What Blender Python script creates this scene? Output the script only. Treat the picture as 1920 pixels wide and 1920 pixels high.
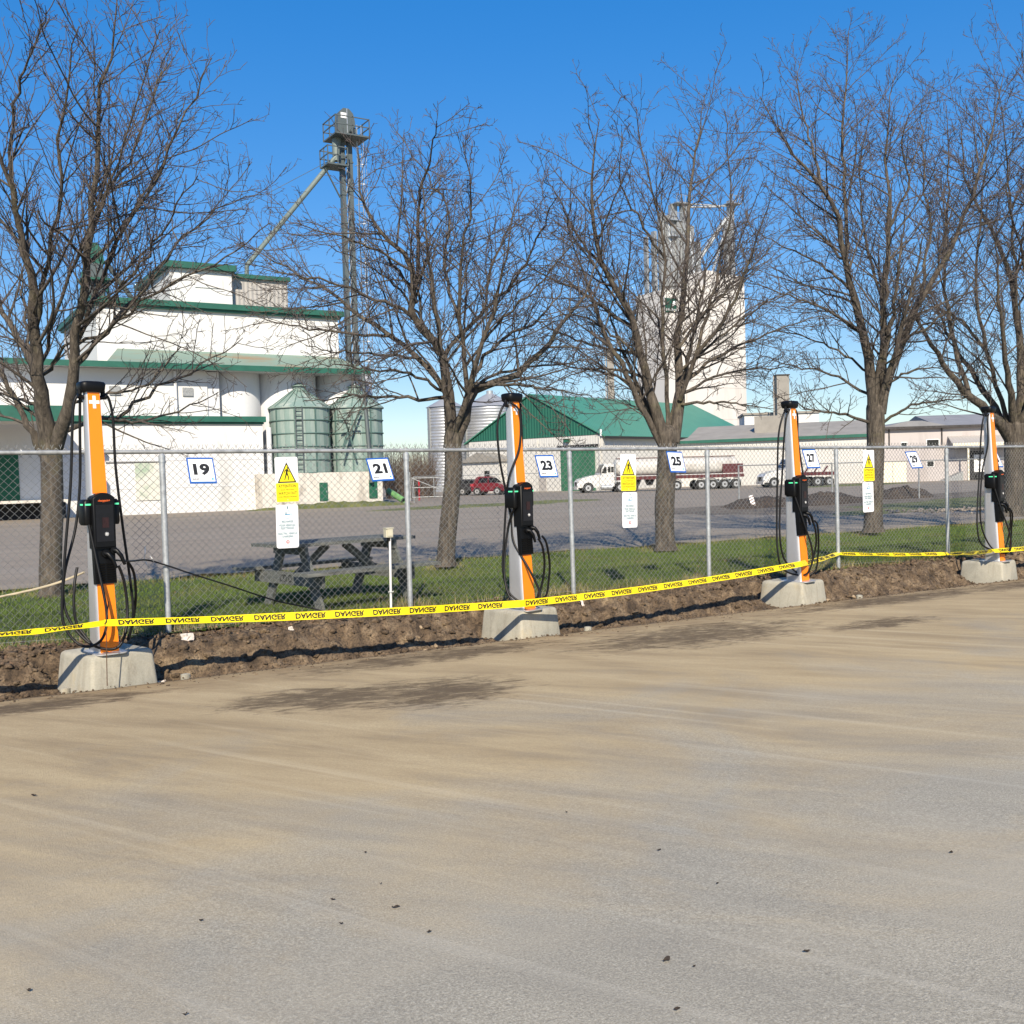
import bpy, bmesh, math, random
import numpy as np
from mathutils import Vector, Matrix, noise as mnoise

for o in list(bpy.data.objects):
    bpy.data.objects.remove(o, do_unlink=True)
scene = bpy.context.scene
COL = scene.collection

# ------------------------------------------------------------------ camera
CAM_H = 1.73
YAW = math.radians(31.5)          # the fence runs along +X, the camera looks this far right of +Y
PITCH = math.atan(68 / 1922)
ROLL = 0.028
FPX = 1922.0
RV = Vector((math.cos(YAW), -math.sin(YAW), 0))
FV = Vector((math.sin(YAW), math.cos(YAW), 0))
UP = Vector((0, 0, 1))
fwd = FV * math.cos(PITCH) - UP * math.sin(PITCH)
up0 = UP * math.cos(PITCH) + FV * math.sin(PITCH)
cx = RV * math.cos(ROLL) - up0 * math.sin(ROLL)
cy = up0 * math.cos(ROLL) + RV * math.sin(ROLL)
cam = bpy.data.cameras.new('camera')
cam.sensor_width = 36.0
cam.lens = 36.0 * FPX / 1920.0
cam.clip_start = 0.05
cam.clip_end = 20000
camo = bpy.data.objects.new('camera', cam)
m = Matrix((cx, cy, -fwd)).transposed().to_4x4()
m.translation = Vector((0, 0, CAM_H))
camo.matrix_world = m
COL.objects.link(camo)
scene.camera = camo

# ------------------------------------------------------------------ sky and sun
SUN_EL = math.radians(35)
sun_dir = Vector((-0.50, -0.866, 0)).normalized() * math.cos(SUN_EL) + UP * math.sin(SUN_EL)
SUN_AZ = math.atan2(sun_dir.x, sun_dir.y)
world = bpy.data.worlds.new('World')
scene.world = world
world.use_nodes = True
nt = world.node_tree
bg = nt.nodes['Background']
sky = nt.nodes.new('ShaderNodeTexSky')
sky.sky_type = 'NISHITA'
sky.sun_disc = False
sky.sun_elevation = SUN_EL
sky.sun_rotation = SUN_AZ
sky.altitude = 100
sky.air_density = 1.0
sky.dust_density = 0.3
sky.ozone_density = 4.0
hsv = nt.nodes.new('ShaderNodeHueSaturation')
hsv.inputs['Saturation'].default_value = 1.92
hsv.inputs['Value'].default_value = 1.56
hsv.inputs['Hue'].default_value = 0.514
gam = nt.nodes.new('ShaderNodeGamma')
gam.inputs['Gamma'].default_value = 0.55
nt.links.new(sky.outputs[0], gam.inputs['Color'])
nt.links.new(gam.outputs[0], hsv.inputs['Color'])
nt.links.new(hsv.outputs[0], bg.inputs['Color'])
bg.inputs['Strength'].default_value = 0.15
sl = bpy.data.lights.new('sun', 'SUN')
sl.energy = 5.0
sl.angle = math.radians(0.53)
sl.color = (1.0, 0.895, 0.73)
slo = bpy.data.objects.new('sun', sl)
slo.rotation_euler = sun_dir.to_track_quat('Z', 'Y').to_euler()
COL.objects.link(slo)
scene.render.engine = 'CYCLES'
scene.cycles.sample_clamp_indirect = 4.0
scene.cycles.max_bounces = 4
scene.cycles.diffuse_bounces = 2
scene.cycles.glossy_bounces = 2
scene.cycles.transmission_bounces = 2
scene.cycles.transparent_max_bounces = 4
vs = scene.view_settings
vs.view_transform = 'Standard'
vs.look = 'None'
vs.gamma = 1.0
vs.exposure = 0.45
vs.use_curve_mapping = False

# ------------------------------------------------------------------ helpers: photo geometry
def ray(x, y):
    dx, dy = x - 960.0, y - 960.0
    c, s = math.cos(ROLL), math.sin(ROLL)
    dx0 = dx * c - dy * s
    dy0 = dx * s + dy * c
    fw = FPX * math.cos(PITCH) - dy0 * math.sin(PITCH)
    up = -dy0 * math.cos(PITCH) - FPX * math.sin(PITCH)
    return dx0 / fw, up / fw

def at(x, y, d):
    """world point seen at pixel (x, y), d metres ahead of the camera"""
    u, v = ray(x, y)
    p = (RV * u + FV) * d
    return Vector((p.x, p.y, CAM_H + v * d))

def pn(x, y, n):
    """world point seen at pixel (x, y) on the plane Y = n"""
    u, v = ray(x, y)
    d = n / (FV.y + u * RV.y)
    return at(x, y, d)

def gz(s):
    return -0.0055 * (min(max(s, -10), 22) - 2)

def lerp(a, b, t):
    return a + (b - a) * t

# ------------------------------------------------------------------ helpers: objects
def link(o):
    COL.objects.link(o)
    return o

def tag(o, label=None, cat=None, group=None, kind=None):
    if label: o['label'] = label
    if cat: o['category'] = cat
    if group: o['group'] = group
    if kind: o['kind'] = kind
    return o

def thing(name, label, cat, loc=(0, 0, 0), rotz=0.0, group=None):
    o = bpy.data.objects.new(name, None)
    o.empty_display_size = 0.2
    o.location = loc
    o.rotation_euler = (0, 0, rotz)
    link(o)
    return tag(o, label, cat, group)

class MB:
    def __init__(self):
        self.v = []
        self.f = []
    def add(self, vs, fs):
        b = len(self.v)
        self.v.extend([tuple(p) for p in vs])
        self.f.extend([tuple(i + b for i in q) for q in fs])
        return self
    def box(self, x0, x1, y0, y1, z0, z1, M=None):
        vs = [Vector(p) for p in ((x0, y0, z0), (x1, y0, z0), (x1, y1, z0), (x0, y1, z0),
                                  (x0, y0, z1), (x1, y0, z1), (x1, y1, z1), (x0, y1, z1))]
        if M is not None: vs = [M @ p for p in vs]
        return self.add(vs, ((0, 3, 2, 1), (4, 5, 6, 7), (0, 1, 5, 4), (1, 2, 6, 5), (2, 3, 7, 6), (3, 0, 4, 7)))
    def bar(self, a, b, w, h, up=(0, 0, 1)):
        a, b = Vector(a), Vector(b)
        d = b - a
        L = d.length
        d.normalize()
        upv = Vector(up)
        side = d.cross(upv)
        if side.length < 1e-4:
            side = d.cross(Vector((1, 0, 0)))
        side.normalize()
        u = side.cross(d)
        M = Matrix((side, d, u)).transposed().to_4x4()
        M.translation = a
        return self.box(-w / 2, w / 2, 0, L, -h / 2, h / 2, M)
    def loft(self, rings, cap=True, close=True):
        n = len(rings[0])
        b = len(self.v)
        for r in rings:
            self.v.extend([tuple(p) for p in r])
        for k in range(len(rings) - 1):
            for i in range(n if close else n - 1):
                j = (i + 1) % n
                self.f.append((b + k * n + i, b + k * n + j, b + (k + 1) * n + j, b + (k + 1) * n + i))
        if cap:
            self.f.append(tuple(b + i for i in reversed(range(n))))
            self.f.append(tuple(b + (len(rings) - 1) * n + i for i in range(n)))
        return self
    def cyl(self, a, b, r0, r1=None, n=12, cap=True):
        if r1 is None: r1 = r0
        a, b = Vector(a), Vector(b)
        d = (b - a).normalized()
        s = d.orthogonal().normalized()
        u = d.cross(s)
        R = []
        for p, r in ((a, r0), (b, r1)):
            R.append([p + s * (r * math.cos(2 * math.pi * i / n)) + u * (r * math.sin(2 * math.pi * i / n)) for i in range(n)])
        return self.loft(R, cap)
    def tube(self, pts, rad, n=8):
        pts = [Vector(p) for p in pts]
        if not hasattr(rad, '__len__'): rad = [rad] * len(pts)
        rings = []
        ref = None
        for i, p in enumerate(pts):
            a = pts[max(i - 1, 0)]
            b = pts[min(i + 1, len(pts) - 1)]
            d = (b - a).normalized()
            if ref is None:
                ref = d.orthogonal().normalized()
            ref = (ref - d * ref.dot(d)).normalized()
            u = d.cross(ref)
            rings.append([p + ref * (rad[i] * math.cos(2 * math.pi * k / n)) + u * (rad[i] * math.sin(2 * math.pi * k / n)) for k in range(n)])
        return self.loft(rings)
    def prism(self, poly, y0, y1, M=None):
        """poly in (x, z), extruded along y"""
        n = len(poly)
        vs = [Vector((p[0], y0, p[1])) for p in poly] + [Vector((p[0], y1, p[1])) for p in poly]
        if M is not None: vs = [M @ p for p in vs]
        fs = [tuple(range(n)), tuple(reversed(range(n, 2 * n)))]
        for i in range(n):
            j = (i + 1) % n
            fs.append((i, i + n, j + n, j))
        return self.add(vs, fs)
    def mesh(self, name, mat=None, smooth=None):
        me = bpy.data.meshes.new(name)
        me.from_pydata(self.v, [], self.f)
        me.validate()
        bm = bmesh.new()
        bm.from_mesh(me)
        bmesh.ops.recalc_face_normals(bm, faces=bm.faces)
        bm.to_mesh(me)
        bm.free()
        if mat: me.materials.append(mat)
        if smooth is not None:
            shade(me, smooth)
        return me
    def build(self, name, mat, parent=None, loc=(0, 0, 0), rot=(0, 0, 0), smooth=None):
        return place(name, self.mesh(name, mat, smooth), parent, loc, rot)

def shade(me, deg=35):
    me.polygons.foreach_set('use_smooth', [True] * len(me.polygons))
    try:
        me.set_sharp_from_angle(angle=math.radians(deg))
    except Exception:
        pass

def place(name, me, parent=None, loc=(0, 0, 0), rot=(0, 0, 0)):
    o = bpy.data.objects.new(name, me)
    link(o)
    o.parent = parent
    o.location = loc
    o.rotation_euler = rot
    return o

def mesh_np(name, V, F, mat, smooth=False):
    """V (n,3) array, F (m,k) index array with k 3 or 4"""
    me = bpy.data.meshes.new(name)
    V = np.asarray(V, dtype=np.float32)
    F = np.asarray(F, dtype=np.int32)
    k = F.shape[1]
    me.vertices.add(len(V))
    me.vertices.foreach_set('co', V.ravel())
    me.loops.add(F.size)
    me.loops.foreach_set('vertex_index', F.ravel())
    me.polygons.add(len(F))
    me.polygons.foreach_set('loop_start', np.arange(0, F.size, k, dtype=np.int32))
    try:
        me.polygons.foreach_set('loop_total', np.full(len(F), k, dtype=np.int32))
    except Exception:
        pass
    me.update(calc_edges=True)
    if smooth:
        me.polygons.foreach_set('use_smooth', np.ones(len(F), dtype=bool))
    me.materials.append(mat)
    return me

def copy_tree(o, parent=None):
    c = o.copy()
    link(c)
    c.parent = parent
    for ch in list(o.children):
        copy_tree(ch, c)
    return c

def smooth_path(pts, per=6):
    P = [Vector(p) for p in pts]
    out = []
    for i in range(len(P) - 1):
        p0 = P[max(i - 1, 0)]; p1 = P[i]; p2 = P[i + 1]; p3 = P[min(i + 2, len(P) - 1)]
        for k in range(per):
            t = k / per
            out.append(0.5 * ((2 * p1) + (p2 - p0) * t + (2 * p0 - 5 * p1 + 4 * p2 - p3) * t * t + (3 * p1 - p0 - 3 * p2 + p3) * t ** 3))
    out.append(P[-1])
    return out

def rrect(w, d, r, z, cx=0.0, cy=0.0, seg=4):
    """rounded rectangle ring, width w along x, depth d along y"""
    pts = []
    for sx, sy, a0 in ((1, 1, 0), (-1, 1, 90), (-1, -1, 180), (1, -1, 270)):
        for k in range(seg + 1):
            a = math.radians(a0 + 90 * k / seg)
            pts.append(Vector((cx + sx * (w / 2 - r) + r * math.cos(a), cy + sy * (d / 2 - r) + r * math.sin(a), z)))
    return pts

_txt = {}
def txt(s, size, bold=0.0, width=None):
    """flat lettering in the local XZ plane, facing -Y, centred"""
    key = (s, size, bold, width)
    if key in _txt: return _txt[key]
    cu = bpy.data.curves.new('lettering', 'FONT')
    cu.body = s
    cu.size = size
    cu.align_x = 'CENTER'
    cu.align_y = 'CENTER'
    cu.offset = bold * size
    cu.resolution_u = 3
    ob = bpy.data.objects.new('lettering', cu)
    link(ob)
    bpy.context.view_layer.update()
    dg = bpy.context.evaluated_depsgraph_get()
    me = bpy.data.meshes.new_from_object(ob.evaluated_get(dg))
    bpy.data.objects.remove(ob)
    me.materials.clear()
    xs = [v.co.x for v in me.vertices]
    ys = [v.co.y for v in me.vertices]
    k = 1.0
    if width: k = width / max(max(xs) - min(xs), 1e-6)
    mx = (max(xs) + min(xs)) / 2
    my = (max(ys) + min(ys)) / 2
    for v in me.vertices:
        v.co = ((v.co.x - mx) * k, 0, (v.co.y - my))
    me.name = 'lettering'
    _txt[key] = me
    return me

def put_txt(s, size, mat, parent, x, y, z, bold=0.0, width=None, name='lettering', rot=(0, 0, 0)):
    me = txt(s, size, bold, width).copy()
    me.materials.append(mat)
    return place(name, me, parent, (x, y, z), rot)

# ------------------------------------------------------------------ helpers: materials
def nodes_of(name):
    ma = bpy.data.materials.new(name)
    ma.use_nodes = True
    t = ma.node_tree
    return ma, t, t.nodes['Principled BSDF']

def N(t, kind, **kw):
    n = t.nodes.new(kind)
    for k, v in kw.items():
        if k in n.inputs: n.inputs[k].default_value = v
        else: setattr(n, k, v)
    return n

def coords(t, space='Object', scale=(1, 1, 1), rot=(0, 0, 0)):
    if space == 'World':
        g = t.nodes.new('ShaderNodeNewGeometry').outputs['Position']
    else:
        g = t.nodes.new('ShaderNodeTexCoord').outputs[space]
    mp = t.nodes.new('ShaderNodeMapping')
    mp.inputs['Scale'].default_value = scale
    mp.inputs['Rotation'].default_value = rot
    t.links.new(g, mp.inputs['Vector'])
    return mp.outputs[0]

def streak_coords(t, deg, along, across):
    """world position turned so that x runs along the given heading, then stretched"""
    a = t.nodes.new('ShaderNodeMapping')
    a.inputs['Rotation'].default_value = (0, 0, math.radians(-deg))
    t.links.new(t.nodes.new('ShaderNodeNewGeometry').outputs['Position'], a.inputs['Vector'])
    b = t.nodes.new('ShaderNodeMapping')
    b.inputs['Scale'].default_value = (along, across, 1)
    t.links.new(a.outputs[0], b.inputs['Vector'])
    return b.outputs[0]

def noise_n(t, vec, scale, detail=4, rough=0.6, dist=0.0):
    n = t.nodes.new('ShaderNodeTexNoise')
    n.inputs['Scale'].default_value = scale
    n.inputs['Detail'].default_value = detail
    n.inputs['Roughness'].default_value = rough
    n.inputs['Distortion'].default_value = dist
    t.links.new(vec, n.inputs['Vector'])
    return n.outputs['Fac']

def ramp(t, fac, stops):
    r = t.nodes.new('ShaderNodeValToRGB')
    while len(r.color_ramp.elements) < len(stops): r.color_ramp.elements.new(0.5)
    for e, (p, c) in zip(r.color_ramp.elements, stops):
        e.position = p
        e.color = (c[0], c[1], c[2], 1) if hasattr(c, '__len__') else (c, c, c, 1)
    t.links.new(fac, r.inputs[0])
    return r.outputs[0]

def mix(t, fac, a, b, mode='MIX'):
    n = t.nodes.new('ShaderNodeMix')
    n.data_type = 'RGBA'
    n.blend_type = mode
    def setin(sock, v):
        if hasattr(v, 'links') or hasattr(v, 'is_linked'): t.links.new(v, sock)
        elif hasattr(v, '__len__'): sock.default_value = (v[0], v[1], v[2], 1)
        else: sock.default_value = v
    setin(n.inputs[0], fac)
    setin(n.inputs[6], a)
    setin(n.inputs[7], b)
    return n.outputs[2]

def math_n(t, op, a, b=None, clamp=False):
    n = t.nodes.new('ShaderNodeMath')
    n.operation = op
    n.use_clamp = clamp
    for i, v in enumerate((a, b)):
        if v is None: continue
        if hasattr(v, 'is_linked'): t.links.new(v, n.inputs[i])
        else: n.inputs[i].default_value = v
    return n.outputs[0]

def bump(t, bsdf, h, strength=0.4, dist=0.02):
    b = t.nodes.new('ShaderNodeBump')
    b.inputs['Strength'].default_value = strength
    b.inputs['Distance'].default_value = dist
    t.links.new(h, b.inputs['Height'])
    t.links.new(b.outputs[0], bsdf.inputs['Normal'])

def simple(name, col, rough=0.6, metal=0.0, var=0.12, scale=6.0, bumps=0.0, bscale=40.0, emit=None, space='Object', coat=0.0):
    ma, t, b = nodes_of(name)
    v = coords(t, space)
    f = noise_n(t, v, scale, 5, 0.65)
    lo = tuple(c * (1 - var) for c in col)
    hi = tuple(min(1, c * (1 + var)) for c in col)
    t.links.new(ramp(t, f, [(0.3, lo), (0.7, hi)]), b.inputs['Base Color'])
    b.inputs['Roughness'].default_value = rough
    b.inputs['Metallic'].default_value = metal
    if coat: b.inputs['Coat Weight'].default_value = coat
    if bumps: bump(t, b, noise_n(t, v, bscale, 5, 0.7), bumps, 0.01)
    if emit:
        b.inputs['Emission Color'].default_value = (emit[0], emit[1], emit[2], 1)
        b.inputs['Emission Strength'].default_value = emit[3]
    return ma

def stained(name, col, stain, amount=0.45, scale=0.7, rough=0.8, stretch=(1, 1, 0.35), space='Object', bumps=0.15, fine=14.0):
    """paint or render with dirt that has a shape of its own"""
    ma, t, b = nodes_of(name)
    v = coords(t, space, stretch)
    v2 = coords(t, space)
    f = noise_n(t, v, scale, 7, 0.7, 0.4)
    g = noise_n(t, v2, fine, 4, 0.6)
    m_ = ramp(t, f, [(amount + 0.06, 0.0), (amount + 0.28, 1.0)])
    c = mix(t, m_, col, stain)
    c = mix(t, 0.12, c, ramp(t, g, [(0.3, tuple(x * 0.6 for x in col)), (0.7, col)]))
    t.links.new(c, b.inputs['Base Color'])
    b.inputs['Roughness'].default_value = rough
    bump(t, b, g, bumps, 0.02)
    return ma

def siding(name, col, pitch, axis='x', rough=0.55, depth=0.6, var=0.1, stain=None, metal=0.0):
    """sheet metal with fine ribs too small to model at this distance"""
    ma, t, b = nodes_of(name)
    v = coords(t, 'Object')
    w = t.nodes.new('ShaderNodeTexWave')
    w.wave_type = 'BANDS'
    w.bands_direction = axis.upper()
    w.inputs['Scale'].default_value = 0.314 / pitch
    t.links.new(v, w.inputs['Vector'])
    f = noise_n(t, v, 0.5, 6, 0.7)
    lo = tuple(c * (1 - var) for c in col)
    c = ramp(t, f, [(0.3, lo), (0.65, col)])
    if stain: c = mix(t, ramp(t, noise_n(t, coords(t, 'Object', (0.5, 0.5, 0.5)), 0.9, 7, 0.7), [(0.52, 0.0), (0.68, 1.0)]), c, stain)
    t.links.new(c, b.inputs['Base Color'])
    b.inputs['Roughness'].default_value = rough
    b.inputs['Metallic'].default_value = metal
    bump(t, b, w.outputs['Fac'], depth, 0.05)
    return ma

M = {}
M['white_wall'] = stained('white_painted_block', (0.66, 0.655, 0.64), (0.40, 0.39, 0.36), 0.50, 0.45)
M['silo_white'] = stained('white_painted_silo', (0.66, 0.66, 0.67), (0.46, 0.46, 0.47), 0.50, 0.5)
M['base_white'] = stained('peeling_white_base', (0.64, 0.60, 0.53), (0.24, 0.19, 0.14), 0.46, 1.3, bumps=0.4)
M['tan_siding'] = siding('tan_metal_siding', (0.40, 0.375, 0.35), 0.3)
M['green_fascia'] = simple('green_fascia', (0.018, 0.105, 0.072), 0.5, var=0.2, scale=1.2)
M['green_door'] = stained('green_door', (0.010, 0.10, 0.055), (0.02, 0.16, 0.10), 0.5, 1.0)
M['faded_door'] = stained('faded_green_board', (0.62, 0.60, 0.53), (0.12, 0.28, 0.15), 0.42, 0.55, stretch=(1, 1, 1.0))
M['rusty_roof'] = stained('weathered_green_roof', (0.19, 0.27, 0.22), (0.27, 0.15, 0.07), 0.44, 0.75, stretch=(0.35, 1.2, 1), bumps=0.3)
M['tank_green'] = stained('patinated_green_tank', (0.185, 0.265, 0.24), (0.40, 0.44, 0.40), 0.42, 1.1, stretch=(1, 1, 0.15))
M['tank_rib'] = simple('green_tank_rib', (0.075, 0.135, 0.12), 0.6)
M['leg_metal'] = stained('grey_green_steel', (0.085, 0.105, 0.108), (0.17, 0.185, 0.19), 0.5, 0.6, rough=0.5)
M['spout'] = simple('grey_green_spout', (0.16, 0.20, 0.19), 0.5, var=0.2, scale=1)
M['galv'] = simple('galvanised_steel', (0.46, 0.48, 0.49), 0.42, metal=0.55, var=0.25, scale=22)
M['galv_dull'] = simple('dull_galvanised_steel', (0.33, 0.34, 0.34), 0.55, metal=0.4, var=0.3, scale=12)
M['wire'] = simple('galvanised_wire', (0.27, 0.275, 0.27), 0.5, metal=0.3, var=0.2, scale=8)
M['bin_steel'] = siding('corrugated_bin_steel', (0.45, 0.46, 0.48), 0.35, axis='z', rough=0.45, metal=0.5, var=0.3)
M['bin_roof'] = siding('ribbed_bin_roof', (0.42, 0.42, 0.42), 0.6, axis='x', rough=0.5, metal=0.4)
M['barn_roof'] = siding('green_metal_roof', (0.062, 0.235, 0.155), 0.45, axis='x', rough=0.45, depth=0.7, var=0.12)
M['barn_gable'] = siding('dark_green_metal_gable', (0.016, 0.115, 0.075), 0.35, axis='y', rough=0.55, depth=0.9)
M['barn_wall'] = siding('cream_metal_wall', (0.60, 0.585, 0.545), 0.3, axis='y', rough=0.6, depth=0.3, var=0.08)
M['barn_wall_x'] = siding('cream_metal_side_wall', (0.60, 0.585, 0.545), 0.3, axis='x', rough=0.6, depth=0.3, var=0.08)
M['barn_door'] = simple('green_sliding_door', (0.03, 0.13, 0.07), 0.6, var=0.2, scale=1.5)
M['tower'] = stained('cream_concrete_tower', (0.64, 0.61, 0.57), (0.47, 0.43, 0.40), 0.46, 0.16, stretch=(1, 1, 0.25))
M['logo_green'] = simple('green_sign_paint', (0.005, 0.075, 0.045), 0.5)
M['pink_wall'] = stained('pale_pinkish_wall', (0.47, 0.43, 0.415), (0.37, 0.33, 0.315), 0.48, 0.4)
M['grey_roof'] = simple('grey_shingle_roof', (0.22, 0.22, 0.23), 0.8, var=0.15, scale=0.8)
M['brown_roof'] = simple('brown_grey_roof', (0.27, 0.25, 0.22), 0.8, var=0.15, scale=0.6)
M['cream'] = simple('cream_paint', (0.76, 0.70, 0.55), 0.6, var=0.06)
M['black_glass'] = simple('dark_window_glass', (0.012, 0.013, 0.015), 0.12, var=0.3)
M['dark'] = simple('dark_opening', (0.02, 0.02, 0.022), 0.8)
M['white'] = simple('white_paint', (0.80, 0.80, 0.79), 0.45, var=0.04)
M['off_white'] = simple('white_truck_paint', (0.60, 0.59, 0.57), 0.35, var=0.14, scale=2.0, coat=0.4)
M['maroon'] = simple('maroon_paint', (0.085, 0.016, 0.018), 0.45, var=0.3, scale=2)
M['red_car'] = simple('red_car_paint', (0.14, 0.008, 0.014), 0.3, var=0.08, coat=0.7)
M['dark_car'] = simple('black_car_paint', (0.03, 0.03, 0.033), 0.3, var=0.1, coat=0.6)
M['tail'] = simple('tail_lamp', (0.45, 0.015, 0.03), 0.3, var=0.05)
M['rubber'] = simple('tyre_rubber', (0.022, 0.022, 0.022), 0.85, var=0.3)
M['rim'] = simple('wheel_rim', (0.55, 0.55, 0.55), 0.35, metal=0.6, var=0.2, scale=12)
M['tank_trailer'] = stained('dusty_white_tank', (0.56, 0.54, 0.50), (0.30, 0.26, 0.22), 0.45, 0.8, stretch=(0.4, 1, 1))
M['chassis'] = simple('dark_chassis', (0.045, 0.04, 0.038), 0.8, var=0.4, scale=5)
# chargers
M['alu'] = simple('brushed_aluminium', (0.60, 0.60, 0.61), 0.38, metal=0.62, var=0.05, scale=4)
M['orange'] = simple('orange_panel', (0.95, 0.235, 0.004), 0.42, var=0.02)
M['black_plastic'] = simple('black_plastic', (0.0045, 0.0048, 0.0055), 0.42, var=0.2, scale=20)
M['black_plastic'].node_tree.nodes['Principled BSDF'].inputs['Specular IOR Level'].default_value = 0.22
M['screen'] = simple('dark_screen_glass', (0.006, 0.007, 0.011), 0.12, var=0.3, scale=9)
M['cable'] = simple('black_rubber_cable', (0.006, 0.006, 0.0065), 0.45, var=0.2)
M['cable'].node_tree.nodes['Principled BSDF'].inputs['Specular IOR Level'].default_value = 0.3
M['led'] = simple('green_led', (0.1, 0.75, 0.35), 0.4, var=0.02, emit=(0.12, 0.9, 0.4, 0.3))
M['print_orange'] = simple('orange_print', (0.9, 0.16, 0.03), 0.5, var=0.02)
M['print_grey'] = simple('grey_print', (0.35, 0.40, 0.45), 0.5, var=0.02)
M['dim_red'] = simple('dim_red_display', (0.022, 0.007, 0.008), 0.25, var=0.3, scale=30)
def concrete_mat():
    ma, t, b = nodes_of('cast_concrete')
    v = coords(t, 'World')
    f = noise_n(t, v, 2.6, 7, 0.7, 0.3)
    s = noise_n(t, coords(t, 'World', (1, 1, 0.25)), 7.0, 6, 0.7, 0.6)
    g = noise_n(t, v, 70, 4, 0.7)
    c = ramp(t, f, [(0.35, (0.30, 0.285, 0.225)), (0.55, (0.41, 0.38, 0.30)), (0.72, (0.45, 0.37, 0.225))])
    c = mix(t, ramp(t, s, [(0.48, 0.0), (0.68, 0.75)]), c, (0.20, 0.175, 0.13))
    c = mix(t, 0.25, c, ramp(t, g, [(0.35, (0.25, 0.24, 0.2)), (0.7, (0.5, 0.48, 0.42))]))
    t.links.new(c, b.inputs['Base Color'])
    b.inputs['Roughness'].default_value = 0.9
    bump(t, b, g, 0.35, 0.01)
    return ma
M['concrete'] = concrete_mat()
# signs
M['sign_white'] = simple('white_sign_face', (0.78, 0.79, 0.80), 0.4, var=0.02)
M['sign_blue'] = simple('blue_sign_border', (0.012, 0.09, 0.36), 0.45, var=0.05)
M['sign_yellow'] = simple('yellow_sign_face', (0.88, 0.72, 0.01), 0.42, var=0.02)
M['sign_black'] = simple('black_print', (0.008, 0.008, 0.008), 0.5, var=0.1)
M['sign_teal'] = simple('teal_print', (0.04, 0.17, 0.22), 0.5, var=0.05)
M['sign_cyan'] = simple('light_blue_print', (0.10, 0.35, 0.55), 0.5, var=0.05)
M['sign_red'] = simple('red_print', (0.62, 0.02, 0.02), 0.5, var=0.03)
M['sign_back'] = simple('aluminium_sign_back', (0.45, 0.45, 0.46), 0.4, metal=0.6, var=0.05)
M['pale_print'] = simple('pale_red_print', (0.66, 0.40, 0.38), 0.6, var=0.05)
M['grey_light_print'] = simple('pale_grey_print', (0.5, 0.52, 0.53), 0.6, var=0.05)
M['tape'] = simple('yellow_barrier_tape', (0.86, 0.66, 0.004), 0.38, var=0.05, scale=9)
M['twine'] = simple('brown_twine', (0.09, 0.045, 0.022), 0.9)
M['rope'] = simple('pale_rope', (0.42, 0.36, 0.25), 0.9)
M['zip'] = simple('white_cable_tie', (0.75, 0.74, 0.70), 0.5, var=0.03)
M['pvc'] = simple('white_pvc', (0.70, 0.69, 0.66), 0.5, var=0.08)
M['box_beige'] = simple('beige_plastic', (0.52, 0.49, 0.37), 0.55, var=0.12)
M['paper'] = simple('crumpled_paper', (0.56, 0.50, 0.44), 0.8, var=0.12, scale=14)
M['leaf'] = simple('dry_dark_leaf', (0.035, 0.025, 0.018), 0.9, var=0.5, scale=40)
def wood_mat():
    ma, t, b = nodes_of('weathered_grey_wood')
    v = coords(t, 'Object', (2.0, 22, 22))
    f = noise_n(t, v, 1.6, 6, 0.7, 0.4)
    g = noise_n(t, coords(t, 'Object'), 2.5, 4, 0.6)
    c = ramp(t, f, [(0.3, (0.065, 0.068, 0.062)), (0.55, (0.145, 0.148, 0.135)), (0.75, (0.23, 0.23, 0.205))])
    c = mix(t, ramp(t, g, [(0.45, 0.0), (0.7, 0.5)]), c, (0.12, 0.14, 0.12))
    t.links.new(c, b.inputs['Base Color'])
    b.inputs['Roughness'].default_value = 0.85
    bump(t, b, f, 0.4, 0.006)
    return ma
M['wood'] = wood_mat()
def bark_mat(name, c0, c1, c2, fine):
    ma, t, b = nodes_of(name)
    v = coords(t, 'World', (1, 1, 0.22))
    f = noise_n(t, v, fine, 6, 0.72, 0.6)
    g = noise_n(t, coords(t, 'World'), 3.0, 4, 0.6)
    c = ramp(t, f, [(0.32, c0), (0.52, c1), (0.72, c2)])
    c = mix(t, ramp(t, g, [(0.55, 0.0), (0.75, 0.35)]), c, (0.16, 0.15, 0.06))
    t.links.new(c, b.inputs['Base Color'])
    b.inputs['Roughness'].default_value = 0.92
    bump(t, b, f, 0.9, 0.03)
    return ma
M['bark'] = bark_mat('furrowed_bark', (0.020, 0.016, 0.013), (0.090, 0.074, 0.058), (0.19, 0.158, 0.124), 20)
M['branch'] = bark_mat('branch_bark', (0.046, 0.038, 0.032), (0.10, 0.083, 0.070), (0.165, 0.138, 0.116), 20)
M['twig'] = simple('twig_bark', (0.094, 0.076, 0.072), 0.85, var=0.35, scale=2.0, space='Object')
M['brush'] = simple('brown_brush', (0.12, 0.085, 0.062), 0.9, var=0.4, scale=1.0)

# ================================================================== THE SETTING
EDGE_N = 9.36       # edge of the asphalt
FENCE_N = 10.61
POLE_N = 9.64
LAWN_Z = 0.27

def fbm(p, o=4):
    return mnoise.fractal(Vector(p), 0.9, 2.1, o)

def sheet(name, xs, ys, zf, mat, smooth=True):
    xs = np.asarray(xs); ys = np.asarray(ys)
    V = [(x, y, zf(x, y)) for x in xs for y in ys]
    ny = len(ys)
    F = [(i * ny + j, (i + 1) * ny + j, (i + 1) * ny + j + 1, i * ny + j + 1) for i in range(len(xs) - 1) for j in range(ny - 1)]
    return place(name, mesh_np(name, V, F, mat, smooth))

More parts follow.
